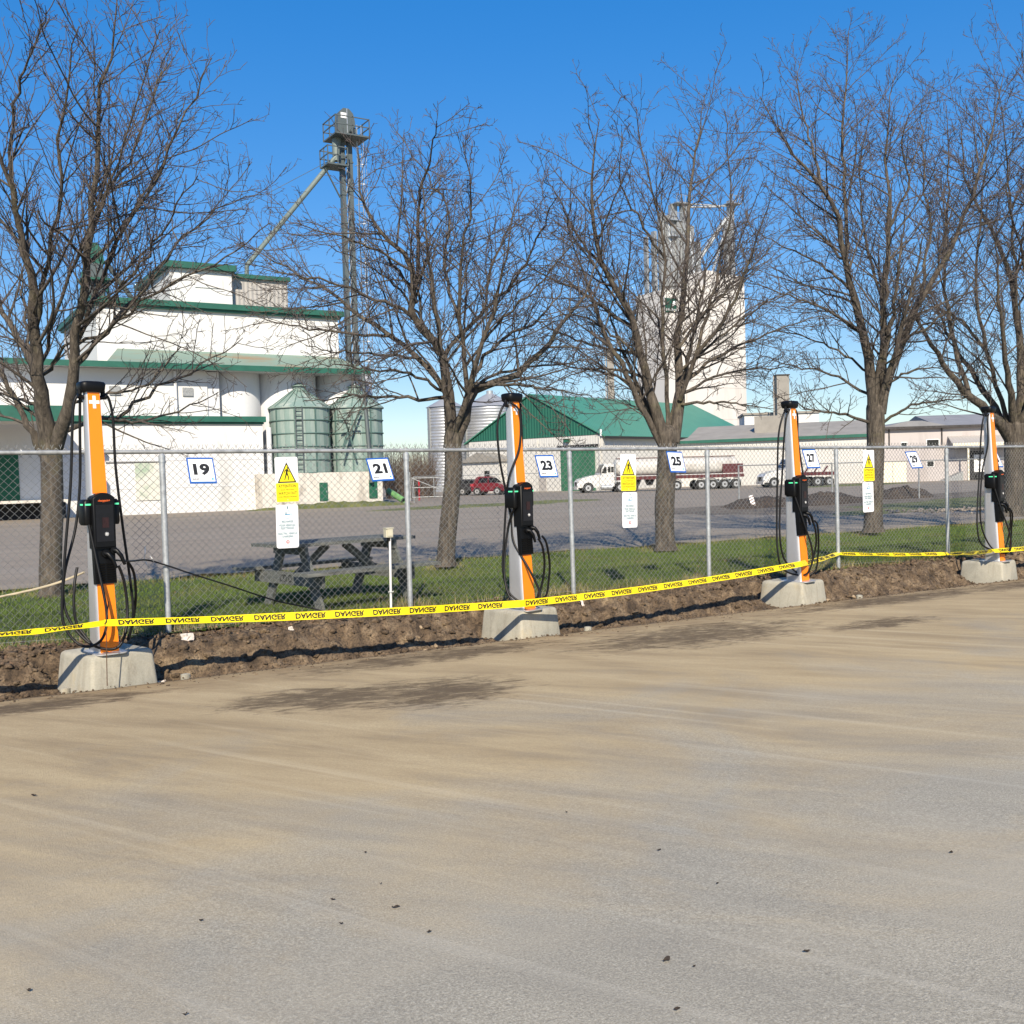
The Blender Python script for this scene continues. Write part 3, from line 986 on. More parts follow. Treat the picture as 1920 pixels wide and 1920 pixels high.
def make_tree(label, base, trunk_pts, limb_pts, seed, r_base, dens=1.0, extra=3, upb=0.12, twig_r=0.0034, group='bare trees in the lawn strip', wig=0.10, lean=1.0, reach=1.0):
    rg = np.random.default_rng(seed)
    root = thing('bare_tree', label, 'tree', base, 0, group)
    off = np.array(base)
    # trunk
    Pt, Lt = resample(trunk_pts, 12)
    rt = np.interp(np.linspace(0, 1, 12), [0, 0.06, 0.2, 1.0], [r_base * 1.35, r_base * 1.12, r_base, r_base * 0.86])
    ns = 22
    tr = MB()
    rings = []
    Pd, _ = resample(trunk_pts, 40)
    for i, p in enumerate(Pd):
        q = i / 39
        r = np.interp(q, [0, 0.05, 0.2, 1.0], [r_base * 1.28, r_base * 1.08, r_base, r_base * 1.0])
        ring = []
        for j in range(ns):
            a = 2 * math.pi * j / ns
            rr = r * (1 + 0.10 * fbm((math.cos(a) * 1.5 + seed, math.sin(a) * 1.5, p[2] * 1.2), 4)
                      + (0.12 * math.cos(5 * a + seed) * math.exp(-q * 22)))
            ring.append(Vector((p[0] + rr * math.cos(a), p[1] + rr * math.sin(a), p[2])) - Vector(base))
        rings.append(ring)
    tip = Vector(Pd[-1]) - Vector(base)
    for sc, dz in ((0.93, 0.05), (0.7, 0.11), (0.35, 0.15)):
        rings.append([tip + (p_ - tip) * sc + Vector((0, 0, dz * r_base / 0.15)) for p_ in rings[39]])
    tr.loft(rings)
    tr.build('trunk', M['bark'], root, smooth=60)
    # limbs
    limbs = [(pts, r * lean * (1.25 if r >= 0.11 else 1.0)) for pts, r in limb_pts]
    top = Vector(Pt[-1])
    for e in range(extra):
        a = rg.uniform(0, 2 * math.pi)
        h = rg.uniform(2.6, 4.2) * reach
        o_ = rg.uniform(1.0, 2.0) * reach
        s = top - Vector((0, 0, rg.uniform(0, 0.5)))
        dv = Vector((math.cos(a) * o_, math.sin(a) * o_, 0))
        limbs.append(([s, s + dv * 0.3 + Vector((0, 0, h * 0.25)), s + dv * 0.7 + Vector((0, 0, h * 0.62)), s + dv + Vector((0, 0, h))], r_base * 0.36))
    KP = 18
    LP, LR = [], []
    for pts, r in limbs:
        P, L = resample(pts, KP)
        jit = rg.normal(0, 0.014, P.shape) * min(L, 3) / 2
        jit[0] = 0
        P = P + jit
        tt_ = np.linspace(0, 1, KP)
        rad = r * (1 - tt_) + 0.006 + (r * 0.42 * np.exp(-tt_ * 9) if r > 0.07 else 0)
        LP.append(P)
        LR.append(rad)
        V, F = tubes(P[None] - off, rad[None], 9)
        place('limb', mesh_np('limb', V, F, M['bark'], True), root)
    LP = np.array(LP); LR = np.array(LR)
    P1, R1 = spawn(rg, LP, LR, 0.62 / dens, 0.14, 48, 0.5, 0.7, 2.3, KP, wig * 0.55, upb * 0.4, 0.55, 0.005, 0.024)
    V1, F1 = tubes(P1 - off, R1, 5)
    LP = np.concatenate([LP, P1]); LR = np.concatenate([LR, R1])
    s2 = 0.30 / dens
    P2, R2 = spawn(rg, LP, LR, s2, 0.16, 42, 0.36, 0.30, 1.5, 8, wig, upb, 0.5, 0.0036, 0.012)
    P3, R3 = spawn(rg, P2, R2, 0.17 / dens, 0.12, 42, 0.42, 0.14, 0.7, 5, wig * 1.35, upb + 0.05, 0.6, twig_r, 0.007)
    P4, R4 = spawn(rg, P3, R3, 0.12 / dens, 0.2, 42, 0.45, 0.07, 0.26, 3, wig * 1.8, upb + 0.08, 0.75, twig_r * 0.85, twig_r * 1.3)
    PL, RL = spawn(rg, LP, LR, 0.24 / dens, 0.42, 42, 0.16, 0.12, 0.5, 4, wig * 1.2, upb, 0.4, twig_r, 0.008)
    PM, RM = spawn(rg, PL, RL, 0.12, 0.2, 42, 0.45, 0.07, 0.22, 3, wig * 1.5, upb, 0.7, twig_r * 0.85, twig_r * 1.3)
    V2, F2 = tubes(P2 - off, R2, 4)
    V2 = np.concatenate([V1, V2]); F2 = np.concatenate([F1, F2 + len(V1)])
    place('branches', mesh_np('branches', V2, F2, M['branch'], True), root)['kind'] = 'stuff'
    VV, FF = [], []
    b = 0
    for P, R, s in ((P3, R3, 3), (P4, R4, 3), (PL, RL, 3), (PM, RM, 3)):
        V, F = tubes(P - off, R, s)
        VV.append(V); FF.append(F + b); b += len(V)
    c = place('crown', mesh_np('crown', np.concatenate(VV), np.concatenate(FF), M['twig']), root)
    c['kind'] = 'stuff'
    return root

def from_photo(d, base_px, trunk, limbs, seed, kx=1.0, ky=1.0):
    """limb outlines read off the photo, given their own depth in front of or behind the trunk"""
    rg = np.random.default_rng(seed + 100)
    base = at(base_px[0], base_px[1], d)
    tp = [at(x, y, d) for x, y in trunk]
    out = []
    for i, (r, pts) in enumerate(limbs):
        dd = rg.uniform(0.5, 1.9) * (1 if i % 2 else -1)
        n_ = len(pts)
        q = []
        for j, (x, y) in enumerate(pts):
            t = j / (n_ - 1)
            x = base_px[0] + (x - base_px[0]) * (1 + (kx - 1) * t)
            if y < 700: y = 700 + (y - 700) * ky
            q.append(at(x, y, d + dd * t ** 1.2))
        out.append((q, r))
    return base, tp, out

T1 = dict(d=13.5, base=(95, 1118), trunk=[(95, 1118), (97, 1000), (98, 900), (95, 815)], limbs=[
    (.150, [(92, 835), (82, 760), (75, 712), (68, 610), (61, 540), (40, 450), (28, 375), (0, 290), (-30, 180)]),
    (.095, [(75, 715), (50, 660), (28, 619), (-5, 555), (-40, 470), (-60, 380)]),
    (.115, [(104, 838), (118, 800), (127, 769), (136, 694), (145, 623), (157, 539), (164, 445), (176, 328), (188, 188), (206, 90), (215, 0)]),
    (.050, [(138, 690), (200, 620), (250, 560), (330, 460), (400, 390), (470, 365)]),
    (.055, [(145, 640), (175, 560), (205, 480), (262, 375), (330, 240), (385, 110)]),
    (.060, [(98, 830), (155, 792), (220, 778), (280, 730), (356, 694), (440, 633)]),
    (.060, [(68, 610), (82, 540), (94, 470), (108, 330), (120, 190), (145, 40)]),
    (.045, [(80, 765), (50, 752), (28, 745), (-40, 725)]),
    (.040, [(72, 690), (100, 600), (150, 480), (200, 360), (240, 220), (290, 60)]),
    (.045, [(162, 470), (190, 380), (240, 290), (290, 160), (310, 70)]),
    (.045, [(30, 380), (20, 250), (50, 130), (90, 20)]),
    (.032, [(205, 785), (260, 790), (330, 770), (400, 735)]),
    (.034, [(140, 650), (220, 600), (300, 540), (400, 490), (490, 420)]),
    (.035, [(130, 760), (200, 740), (270, 720), (330, 650)]),
    (.035, [(150, 620), (230, 540), (300, 430), (360, 330)]),
    (.035, [(160, 500), (230, 420), (300, 300), (340, 180)]),
    (.035, [(75, 720), (120, 660), (200, 560), (260, 500)]),
])
T2 = dict(d=16.4, base=(835, 1062), trunk=[(835, 1062), (843, 960), (850, 880), (848, 820)], limbs=[
    (.135, [(845, 845), (842, 783), (837, 735), (830, 663), (811, 625), (782, 591), (782, 510), (763, 457), (710, 376), (700, 250)]),
    (.085, [(838, 740), (787, 668), (729, 620), (672, 572), (643, 539), (576, 486), (505, 440)]),
    (.055, [(800, 612), (748, 567), (700, 543), (640, 515), (550, 492)]),
    (.120, [(850, 840), (873, 778), (882, 735), (926, 716), (964, 692), (997, 654), (1031, 596), (1055, 543), (1076, 460)]),
    (.070, [(876, 730), (863, 640), (858, 572), (863, 450), (878, 352), (863, 240)]),
    (.060, [(832, 670), (858, 620), (902, 577), (911, 495), (940, 400), (960, 320)]),
    (.055, [(782, 520), (787, 428), (791, 342), (815, 246), (822, 195)]),
    (.050, [(838, 745), (748, 747), (681, 745), (615, 750)]),
    (.045, [(890, 725), (959, 721), (1007, 730), (1065, 745)]),
    (.055, [(880, 720), (911, 658), (959, 615), (1007, 567), (1040, 470)]),
    (.045, [(782, 560), (740, 480), (690, 440), (640, 420), (590, 400)]),
    (.040, [(858, 590), (830, 480), (840, 380), (780, 260), (760, 220)]),
    (.040, [(902, 580), (960, 510), (990, 420), (1010, 350)]),
    (.040, [(735, 625), (660, 620), (600, 610), (545, 590)]),
    (.040, [(836, 735), (770, 700), (700, 690), (640, 680)]),
    (.040, [(885, 725), (960, 690), (1040, 680), (1090, 660)]),
    (.035, [(790, 670), (690, 660), (620, 650)]),
    (.035, [(811, 625), (760, 540), (700, 480), (640, 440)]),
    (.035, [(870, 690), (930, 600), (990, 520), (1060, 400)]),
])
T3 = dict(d=18.95, base=(1248, 1032), trunk=[(1248, 1032), (1246, 950), (1250, 880), (1252, 815)], limbs=[
    (.130, [(1248, 835), (1230, 765), (1205, 675), (1185, 600), (1170, 550), (1145, 495), (1120, 400), (1125, 275), (1135, 175)]),
    (.060, [(1232, 800), (1200, 745), (1170, 710), (1080, 685), (1005, 668)]),
    (.070, [(1252, 810), (1247, 675), (1240, 575), (1250, 450), (1230, 350), (1205, 225), (1198, 150)]),
    (.120, [(1262, 830), (1275, 740), (1267, 665), (1275, 575), (1285, 450), (1290, 325), (1305, 200), (1312, 130)]),
    (.075, [(1275, 750), (1305, 665), (1345, 600), (1380, 525), (1405, 425), (1430, 330)]),
    (.050, [(1280, 720), (1340, 665), (1405, 630), (1470, 600), (1525, 578)]),
    (.042, [(1278, 758), (1355, 755), (1430, 768)]),
    (.055, [(1300, 675), (1340, 500), (1360, 350), (1352, 160)]),
    (.055, [(1185, 605), (1105, 540), (1040, 500), (985, 450)]),
    (.045, [(1200, 660), (1110, 640), (1050, 610), (1000, 560)]),
    (.045, [(1150, 505), (1090, 420), (1060, 340), (1040, 300)]),
    (.045, [(1270, 650), (1330, 560), (1400, 480), (1460, 400)]),
    (.040, [(1250, 470), (1210, 400), (1170, 310), (1175, 200)]),
    (.040, [(1275, 740), (1350, 700), (1430, 690), (1500, 680)]),
    (.040, [(1272, 700), (1330, 640), (1420, 560), (1490, 520)]),
    (.040, [(1218, 710), (1130, 690), (1050, 720)]),
    (.040, [(1205, 675), (1130, 600), (1070, 580), (1010, 600)]),
    (.035, [(1280, 620), (1350, 540), (1420, 470)]),
    (.035, [(1180, 590), (1120, 480), (1080, 400), (1090, 300)]),
])
T4 = dict(d=22.3, base=(1636, 998), trunk=[(1636, 998), (1640, 900), (1642, 830), (1641, 765)], limbs=[
    (.150, [(1640, 780), (1634, 720), (1625, 650), (1605, 565), (1585, 475), (1575, 400), (1530, 320), (1480, 250), (1438, 160)]),
    (.075, [(1585, 480), (1585, 350), (1580, 225), (1590, 100), (1597, 10)]),
    (.115, [(1646, 770), (1657, 625), (1655, 525), (1665, 400), (1660, 250), (1672, 120)]),
    (.125, [(1650, 775), (1668, 700), (1690, 640), (1725, 560), (1770, 475), (1810, 375), (1845, 250), (1872, 110)]),
    (.055, [(1625, 630), (1555, 580), (1480, 545), (1405, 520)]),
    (.050, [(1638, 745), (1555, 700), (1480, 682), (1430, 660)]),
    (.055, [(1634, 795), (1590, 778), (1530, 770), (1465, 742)]),
    (.060, [(1725, 565), (1740, 425), (1730, 300), (1722, 160)]),
    (.050, [(1652, 795), (1705, 762), (1760, 750), (1825, 745)]),
    (.050, [(1590, 490), (1540, 430), (1490, 380), (1440, 330)]),
    (.050, [(1600, 540), (1530, 480), (1470, 450), (1425, 420)]),
    (.045, [(1655, 560), (1620, 430), (1615, 300), (1630, 180)]),
    (.045, [(1690, 640), (1760, 590), (1820, 520), (1860, 440)]),
    (.045, [(1540, 335), (1520, 240), (1500, 150), (1505, 90)]),
    (.045, [(1665, 420), (1700, 330), (1690, 230), (1750, 130)]),
    (.040, [(1632, 700), (1560, 650), (1480, 620), (1420, 600)]),
    (.040, [(1652, 730), (1720, 690), (1800, 700)]),
    (.035, [(1600, 560), (1520, 530), (1450, 490)]),
    (.035, [(1690, 645), (1740, 600), (1790, 620)]),
    (.035, [(1655, 600), (1640, 480), (1560, 400), (1540, 300)]),
])
T5 = dict(d=24.5, base=(1899, 968), trunk=[(1899, 968), (1902, 890), (1902, 830), (1902, 800)], limbs=[
    (.160, [(1898, 825), (1875, 795), (1845, 765), (1805, 730), (1770, 680), (1750, 650), (1720, 600), (1655, 535)]),
    (.095, [(1818, 742), (1790, 650), (1775, 565), (1770, 475), (1780, 350), (1775, 200)]),
    (.095, [(1898, 812), (1875, 740), (1845, 640), (1830, 525), (1840, 400), (1850, 250)]),
    (.140, [(1908, 815), (1913, 675), (1905, 575), (1880, 475), (1850, 415), (1810, 330), (1800, 220)]),
    (.110, [(1915, 810), (1945, 650), (1960, 500), (1950, 300), (1915, 90)]),
    (.090, [(1915, 800), (1990, 620), (2060, 400)]),
    (.060, [(1905, 600), (1900, 450), (1890, 300), (1870, 150)]),
    (.060, [(1850, 660), (1800, 600), (1740, 560), (1700, 480)]),
    (.060, [(1945, 640), (1920, 480), (1890, 380), (1900, 250)]),
])
for i, (T, rb, dens, ls, lab) in enumerate(((T1, 0.140, 1.32, 0.49, 'bare tree with two forked stems behind the orange charger, by fence sign 19'),
                              (T2, 0.140, 1.5, 0.52, 'bare spreading tree with a rounded crown and low fork beside fence sign 23'),
                              (T3, 0.175, 1.3, 0.56, 'bare tree with three upright stems behind fence sign 25'),
                              (T4, 0.185, 1.25, 0.56, 'tall bare upright tree behind the pedestrian sign, between signs 27 and 29'),
                              (T5, 0.22, 1.1, 0.58, 'thick bare tree with a long leaning limb beside fence sign 31'))):
    b_, tp, lm = from_photo(T['d'], T['base'], T['trunk'], T['limbs'], i + 1, (1.04, 1.20, 1.10, 1.05, 1.0)[i], (1.0, 0.94, 0.91, 0.96, 1.0)[i])
    make_tree(lab, tuple(b_), tp, lm, 20 + i, rb, dens, extra=2 + (i > 1), reach=0.8 + 0.12 * i, upb=(0.09, 0.02, 0.04, 0.06, 0.05)[i], lean=ls, twig_r=(0.0031, 0.0036, 0.0039, 0.0043, 0.0046)[i])
# the next tree of the row stands outside the frame, its crown reaches in
b_ = Vector((28.4, 14.7, 0.15))
lm = []
rg6 = random.Random(5)
for k in range(10):
    a = 2 * math.pi * k / 10 + rg6.uniform(-0.3, 0.3)
    o_ = rg6.uniform(1.6, 3.6); h = rg6.uniform(5, 8.5)
    s = b_ + Vector((0, 0, 2.2 + rg6.uniform(0, 0.6)))
    dv = Vector((math.cos(a) * o_, math.sin(a) * o_, 0))
    lm.append(([s, s + dv * 0.35 + Vector((0, 0, h * 0.28)), s + dv * 0.75 + Vector((0, 0, h * 0.65)), s + dv + Vector((0, 0, h))], 0.10))
make_tree('bare tree whose crown overlaps the thick tree beside fence sign 31', tuple(b_), [b_, b_ + Vector((0.02, 0, 1.2)), b_ + Vector((0, 0.02, 2.5))], lm, 31, 0.2, 1.1, extra=0, lean=0.75, twig_r=0.0038)

# far trees standing behind the mill, and the brush beside it
def far_tree(px, d, h, seed, lab):
    u, v = ray(px, 895)
    p = (RV * u + FV) * d
    b = Vector((p.x, p.y, 0.05))
    rg = random.Random(seed)
    lm = []
    for k in range(8):
        a = 2 * math.pi * k / 8 + rg.uniform(-0.3, 0.3)
        o_ = h * rg.uniform(0.12, 0.26); hh = h * rg.uniform(0.5, 0.72)
        s = b + Vector((0, 0, h * rg.uniform(0.2, 0.3)))
        dv = Vector((math.cos(a) * o_, math.sin(a) * o_, 0))
        lm.append(([s, s + dv * 0.4 + Vector((0, 0, hh * 0.3)), s + dv + Vector((0, 0, hh))], 0.12))
    make_tree(lab, tuple(b), [b, b + Vector((0.05, 0, h * 0.15)), b + Vector((0, 0, h * 0.3))], lm, seed, 0.25, 0.5, extra=0, twig_r=0.012, group='far bare trees behind the feed mill', upb=0.1)
far_tree(225, 100, 20.5, 51, 'far bare tree rising behind the feed mill roof, beside its penthouse')
far_tree(20, 92, 17, 52, 'far bare tree standing behind the feed mill beyond the loading dock')
def thicket(name, label, px0, px1, d0, d1, h0, h1, n, seed):
    rg = np.random.default_rng(seed)
    P = np.empty((n, 4, 3)); R = np.empty((n, 4))
    for i in range(n):
        u, v = ray(rg.uniform(px0, px1), 895)
        d = rg.uniform(d0, d1)
        p = (RV * u + FV) * d
        h = rg.uniform(h0, h1)
        q = np.array([p.x, p.y, 0.05])
        lean = rg.normal(0, 0.10, 3) * h
        for j in range(4):
            t = j / 3
            P[i, j] = q + np.array([lean[0] * t, lean[1] * t, h * t])
        R[i] = np.linspace(0.035, 0.008, 4)
    Q, RQ = spawn(rg, P, R, 0.5, 0.15, 32, 0.4, 0.3, 1.6, 4, 0.15, 0.1, 0.5, 0.008, 0.02)
    V1, F1 = tubes(P, R, 3)
    V2, F2 = tubes(Q, RQ, 3)
    o = place(name, mesh_np(name, np.concatenate([V1, V2]), np.concatenate([F1, F2 + len(V1)]), M['brush']))
    return tag(o, label, 'brush', kind='stuff')
thicket('brush', 'brown leafless brush between the green tanks and the steel bins', 722, 815, 84, 100, 1.5, 4.4, 420, 3)
thicket('far_wood', 'far leafless wood along the horizon behind the yard', 690, 1000, 190, 240, 4, 8, 500, 4)

# ================================================================== CHAIN-LINK FENCE
RAIL_Z = 2.07
POSTS = [-0.25, 2.40, 5.10, 7.38, 9.66, 12.26, 14.89, 17.5, 20.1]
fence = thing('chain_link_fence', 'galvanised chain-link fence with round posts and top rail along the dug bank', 'fence', (POSTS[0], FENCE_N, 0.2))
FO = Vector(fence.location)
pm = MB()
pm.cyl((0, 0, -0.35), (0, 0, 1.765), 0.030, n=16)
pm.cyl((0, 0, 1.70), (0, 0, 1.772), 0.0345, n=16)
pm.cyl((0, 0, 1.772), (0, 0, 1.79), 0.0345, 0.016, n=16)
post_me = pm.mesh('post', M['galv'], 40)
rb = MB()
rb.cyl((0, 0, 1.79), (0, 0, 1.84), 0.012, n=10)
rb.box(-0.02, 0.02, -0.006, 0.006, 1.72, 1.84)
clip_me = rb.mesh('rail_clip', M['galv_dull'])
for s in POSTS:
    p = place('post', post_me, fence, (s - FO.x, 0, 0.262 + gz(s) - FO.z), (0.0, math.radians(random.Random(s).uniform(-0.4, 0.4)), 0))
    place('rail_clip', clip_me, p)
rl = MB()
pts = [(s - FO.x, 0.0, RAIL_Z + gz(s) - FO.z) for s in np.linspace(POSTS[0] - 2.5, POSTS[-1] + 1, 60)]
rl.tube(pts, 0.0213, 12)
rl.build('top_rail', M['galv_dull'], fence, smooth=50)
sl_ = MB()
for s in (1.35, 3.9, 7.0, 11.4, 13.6):
    sl_ = MB()
    sl_.cyl((s - FO.x - 0.08, 0, RAIL_Z + gz(s) - FO.z), (s - FO.x + 0.08, 0, RAIL_Z + gz(s + .08) - FO.z), 0.0245, n=12)
    sl_.build('rail_sleeve', M['galv_dull'], fence, smooth=50)
tie_me = MB().tube([(0, 0.024 * math.cos(a), 0.026 * math.sin(a)) for a in np.linspace(0, 2 * math.pi, 9)], 0.0035, 5).mesh('tie', M['zip'])
for k in range(34):
    s = POSTS[0] + 0.25 + k * 0.56
    place('tie', tie_me, fence, (s - FO.x, 0.006, RAIL_Z + gz(s) - FO.z), (0, 0, math.radians(random.Random(k).uniform(-25, 25))))
# mesh: zig-zag pickets hooked into each other
C = 0.0385
x0, x1 = POSTS[0] - 2.4, POSTS[-1] + 0.5
nw = int((x1 - x0) / C)
K = 49
P = np.empty((nw, K, 3))
for i in range(nw):
    lv = np.arange(K)
    par = (lv + i) % 2
    xx = x0 + (i + par) * C
    zt = RAIL_Z + gz(x0 + i * C)
    z0 = zt - 1.80
    P[i, :, 0] = xx - FO.x
    P[i, :, 1] = 0.030 + np.where(par == 0, 0.002, -0.002) + 0.010 * math.sin(i * 0.05) * np.sin(lv * 0.13)
    P[i, :, 2] = z0 + lv * (1.80 + 0.042) / (K - 1) - FO.z
V, F = tubes(P, np.full((nw, K), 0.0030), 3)
# twisted wire ends above the rail
E = []
for i in range(0, nw, 2):
    xx = x0 + (i + 1) * C
    zt = RAIL_Z + gz(xx) + 0.03 - FO.z
    for sgn in (-1, 1):
        E.append([(xx - FO.x, 0.03, zt), (xx - FO.x + sgn * 0.002, 0.028, zt + 0.018), (xx - FO.x + sgn * 0.014, 0.026, zt + 0.045)])
E = np.array(E)
VE, FE = tubes(E, np.full(E.shape[:2], 0.0028), 3)
w = place('wire_mesh', mesh_np('wire_mesh', np.concatenate([V, VE]), np.concatenate([F, FE + len(V)]), M['wire']), fence)
w['kind'] = 'stuff'
tw = MB()
tw.tube([(s - FO.x, 0.035, 0.275 + gz(s) - FO.z + 0.02 * math.sin(s * 2.1)) for s in np.linspace(x0, x1, 120)], 0.0028, 4)
tw.build('tension_wire', M['wire'], fence)

# ================================================================== CHARGERS
CH_YAW = math.radians(13)
CH_S = [1.59 + 4.307 * k + (0.05 if k else 0.01) for k in range(4)]
TOPH = 2.30
def pole_w(t): return lerp(0.192, 0.130, t)
def pole_f(t): return lerp(-0.195, -0.052, t)
PB = 0.055
def front_y(z): return pole_f(z / TOPH)

def charger_meshes():
    out = {}
    mb = MB()
    rings = []
    for k in range(25):
        t = k / 24
        f = pole_f(t)
        d = PB - f
        rings.append(rrect(pole_w(t), d, min(0.045, d * 0.3), t * TOPH, 0, (PB + f) / 2, 5))
    mb.loft(rings)
    out['pole'] = mb.mesh('pole', M['alu'], 40)
    mb = MB()
    mb.loft([rrect(0.27, 0.40, 0.05, 0.0, 0, -0.08, 4), rrect(0.27, 0.40, 0.05, 0.012, 0, -0.08, 4)])
    out['base_plate'] = mb.mesh('base_plate', M['alu'], 40)
    def panel(z0, z1, name):
        m_ = MB()
        R = []
        for k in range(9):
            z = lerp(z0, z1, k / 8)
            t = z / TOPH
            hw = lerp(0.079, 0.050, t)
            y = front_y(z)
            R.append([Vector((-hw, y - 0.005, z)), Vector((hw, y - 0.005, z)), Vector((hw, y + 0.01, z)), Vector((-hw, y + 0.01, z))])
        m_.loft(R)
        return m_.mesh(name, M['orange'])
    out['lower_panel'] = panel(0.015, 0.612, 'lower_panel')
    out['upper_panel'] = panel(1.40, 2.285, 'upper_panel')
    # white cross
    m_ = MB()
    zc = 2.20
    for (a, b, c, d) in ((-0.045, 0.045, zc - 0.015, zc + 0.015), (-0.014, 0.014, zc - 0.056, zc + 0.055)):
        y = front_y(zc)
        sl = (front_y(d) - front_y(c))
        m_.add([(a, front_y(c) - 0.0075, c), (b, front_y(c) - 0.0075, c), (b, front_y(d) - 0.0075, d), (a, front_y(d) - 0.0075, d)], [(0, 1, 2, 3)])
        if a > -0.03:
            for v_ in m_.v[-4:]: pass
            m_.v[-4:] = [(p[0], p[1] - 0.0008, p[2]) for p in m_.v[-4:]]
    out['cross'] = m_.mesh('cross_emblem', M['white'])
    # cap
    mb = MB()
    mb.loft([rrect(0.18, 0.15, 0.04, TOPH - 0.012, 0, 0.0, 4), rrect(0.212, 0.17, 0.05, TOPH + 0.012, 0, 0.0, 4), rrect(0.222, 0.18, 0.05, TOPH + 0.06, 0, 0.0, 4),
             rrect(0.205, 0.165, 0.05, TOPH + 0.076, 0, 0, 4), rrect(0.15, 0.12, 0.04, TOPH + 0.083, 0, 0, 4)])
    out['cap'] = mb.mesh('cap', M['black_plastic'], 50)
    for sgn, nm in ((-1, 'arm'), (1, 'arm')):
        m_ = MB()
        m_.cyl((sgn * 0.06, 0.0, TOPH - 0.06), (sgn * 0.125, -0.01, TOPH - 0.045), 0.018, 0.024, 10)
        m_.cyl((sgn * 0.10, 0, TOPH - 0.04), (sgn * 0.10, 0, TOPH + 0.01), 0.02, n=10)
        out[nm + str(sgn)] = m_.mesh('cable_arm', M['black_plastic'], 50)
    # head: display body with curved top, holsters left and right
    mb = MB()
    prof = [(-0.095, 0.92), (0.095, 0.92), (0.098, 1.36)] + [(0.098 - 0.196 * k / 10, 1.36 + 0.045 * math.sin(math.pi * k / 10) ** 0.8 + 0.0) for k in range(1, 10)] + [(-0.098, 1.36)]
    f0 = front_y(1.15)
    mb.prism(prof, f0 - 0.075, f0 + 0.05)
    me = mb.mesh('display_head', M['black_plastic'])
    bm = bmesh.new(); bm.from_mesh(me)
    bmesh.ops.bevel(bm, geom=[e for e in bm.edges if abs(e.verts[0].co.y - (f0 - 0.075)) < 1e-4 and abs(e.verts[1].co.y - (f0 - 0.075)) < 1e-4], offset=0.014, segments=3, affect='EDGES')
    bm.to_mesh(me); bm.free(); shade(me, 40)
    out['head'] = me
    m_ = MB()
    m_.box(-0.075, 0.075, f0 - 0.078, f0 - 0.07, 0.98, 1.30)
    out['screen'] = m_.mesh('screen', M['screen'])
    m_ = MB()
    m_.box(-0.022, 0.034, f0 - 0.0805, f0 - 0.077, 1.10, 1.19)
    out['display'] = m_.mesh('display', M['dim_red'])
    # contactless mark
    m_ = MB()
    for r in (0.004, 0.015):
        m_.tube([(0.012 + r * math.cos(a), f0 - 0.0815, 1.045 + r * math.sin(a)) for a in np.linspace(0, 2 * math.pi, 17)], 0.0016 if r > 0.01 else 0.005, 4)
    out['reader'] = m_.mesh('reader_mark', M['white'])
    for sgn in (-1, 1):
        m_ = MB()
        y0, y1 = f0 - 0.03, f0 + 0.14
        m_.loft([rrect(0.058, 0.13, 0.02, 1.125, sgn * 0.118, (y0 + y1) / 2 - 0.01, 3), rrect(0.066, 0.165, 0.022, 1.15, sgn * 0.122, (y0 + y1) / 2, 3),
                 rrect(0.066, 0.165, 0.022, 1.325, sgn * 0.122, (y0 + y1) / 2, 3), rrect(0.05, 0.13, 0.02, 1.35, sgn * 0.115, (y0 + y1) / 2, 3)])
        out['holster%d' % sgn] = m_.mesh('holster', M['black_plastic'], 45)
        m_ = MB()
        m_.box(sgn * 0.122 - 0.022, sgn * 0.122 + 0.022, y0 - 0.0025, y0 + 0.01, 1.298, 1.312)
        if sgn < 0:
            m_.box(-0.1575, -0.15, y0 + 0.03, y0 + 0.09, 1.298, 1.312)
        out['led%d' % sgn] = m_.mesh('status_light', M['led'])
    # vent housing
    m_ = MB()
    R = []
    for z in (0.61, 0.76, 0.925):
        y = front_y(z)
        R.append([Vector((-0.092, y - 0.022, z)), Vector((0.092, y - 0.022, z)), Vector((0.092, y + 0.03, z)), Vector((-0.092, y + 0.03, z))])
    m_.loft(R)
    out['vent'] = m_.mesh('vent_housing', M['black_plastic'])
    m_ = MB()
    m_.box(-0.036, 0.036, -0.006, 0.004, -0.006, 0.006)
    out['slat'] = m_.mesh('vent_slat', M['black_plastic'])
    # connector handle
    m_ = MB()
    m_.tube([(0, 0, 0), (0.015, -0.03, -0.005), (0.045, -0.045, -0.05), (0.075, -0.045, -0.13)], [0.022, 0.021, 0.019, 0.0135], 10)
    out['plug'] = m_.mesh('connector', M['black_plastic'], 50)
    m_ = MB()
    m_.cyl((0, 0.02, 0), (0, -0.02, 0), 0.031, n=14)
    out['socket'] = m_.mesh('socket', M['black_plastic'], 40)
    return out
CM = charger_meshes()
F0 = front_y(1.15)

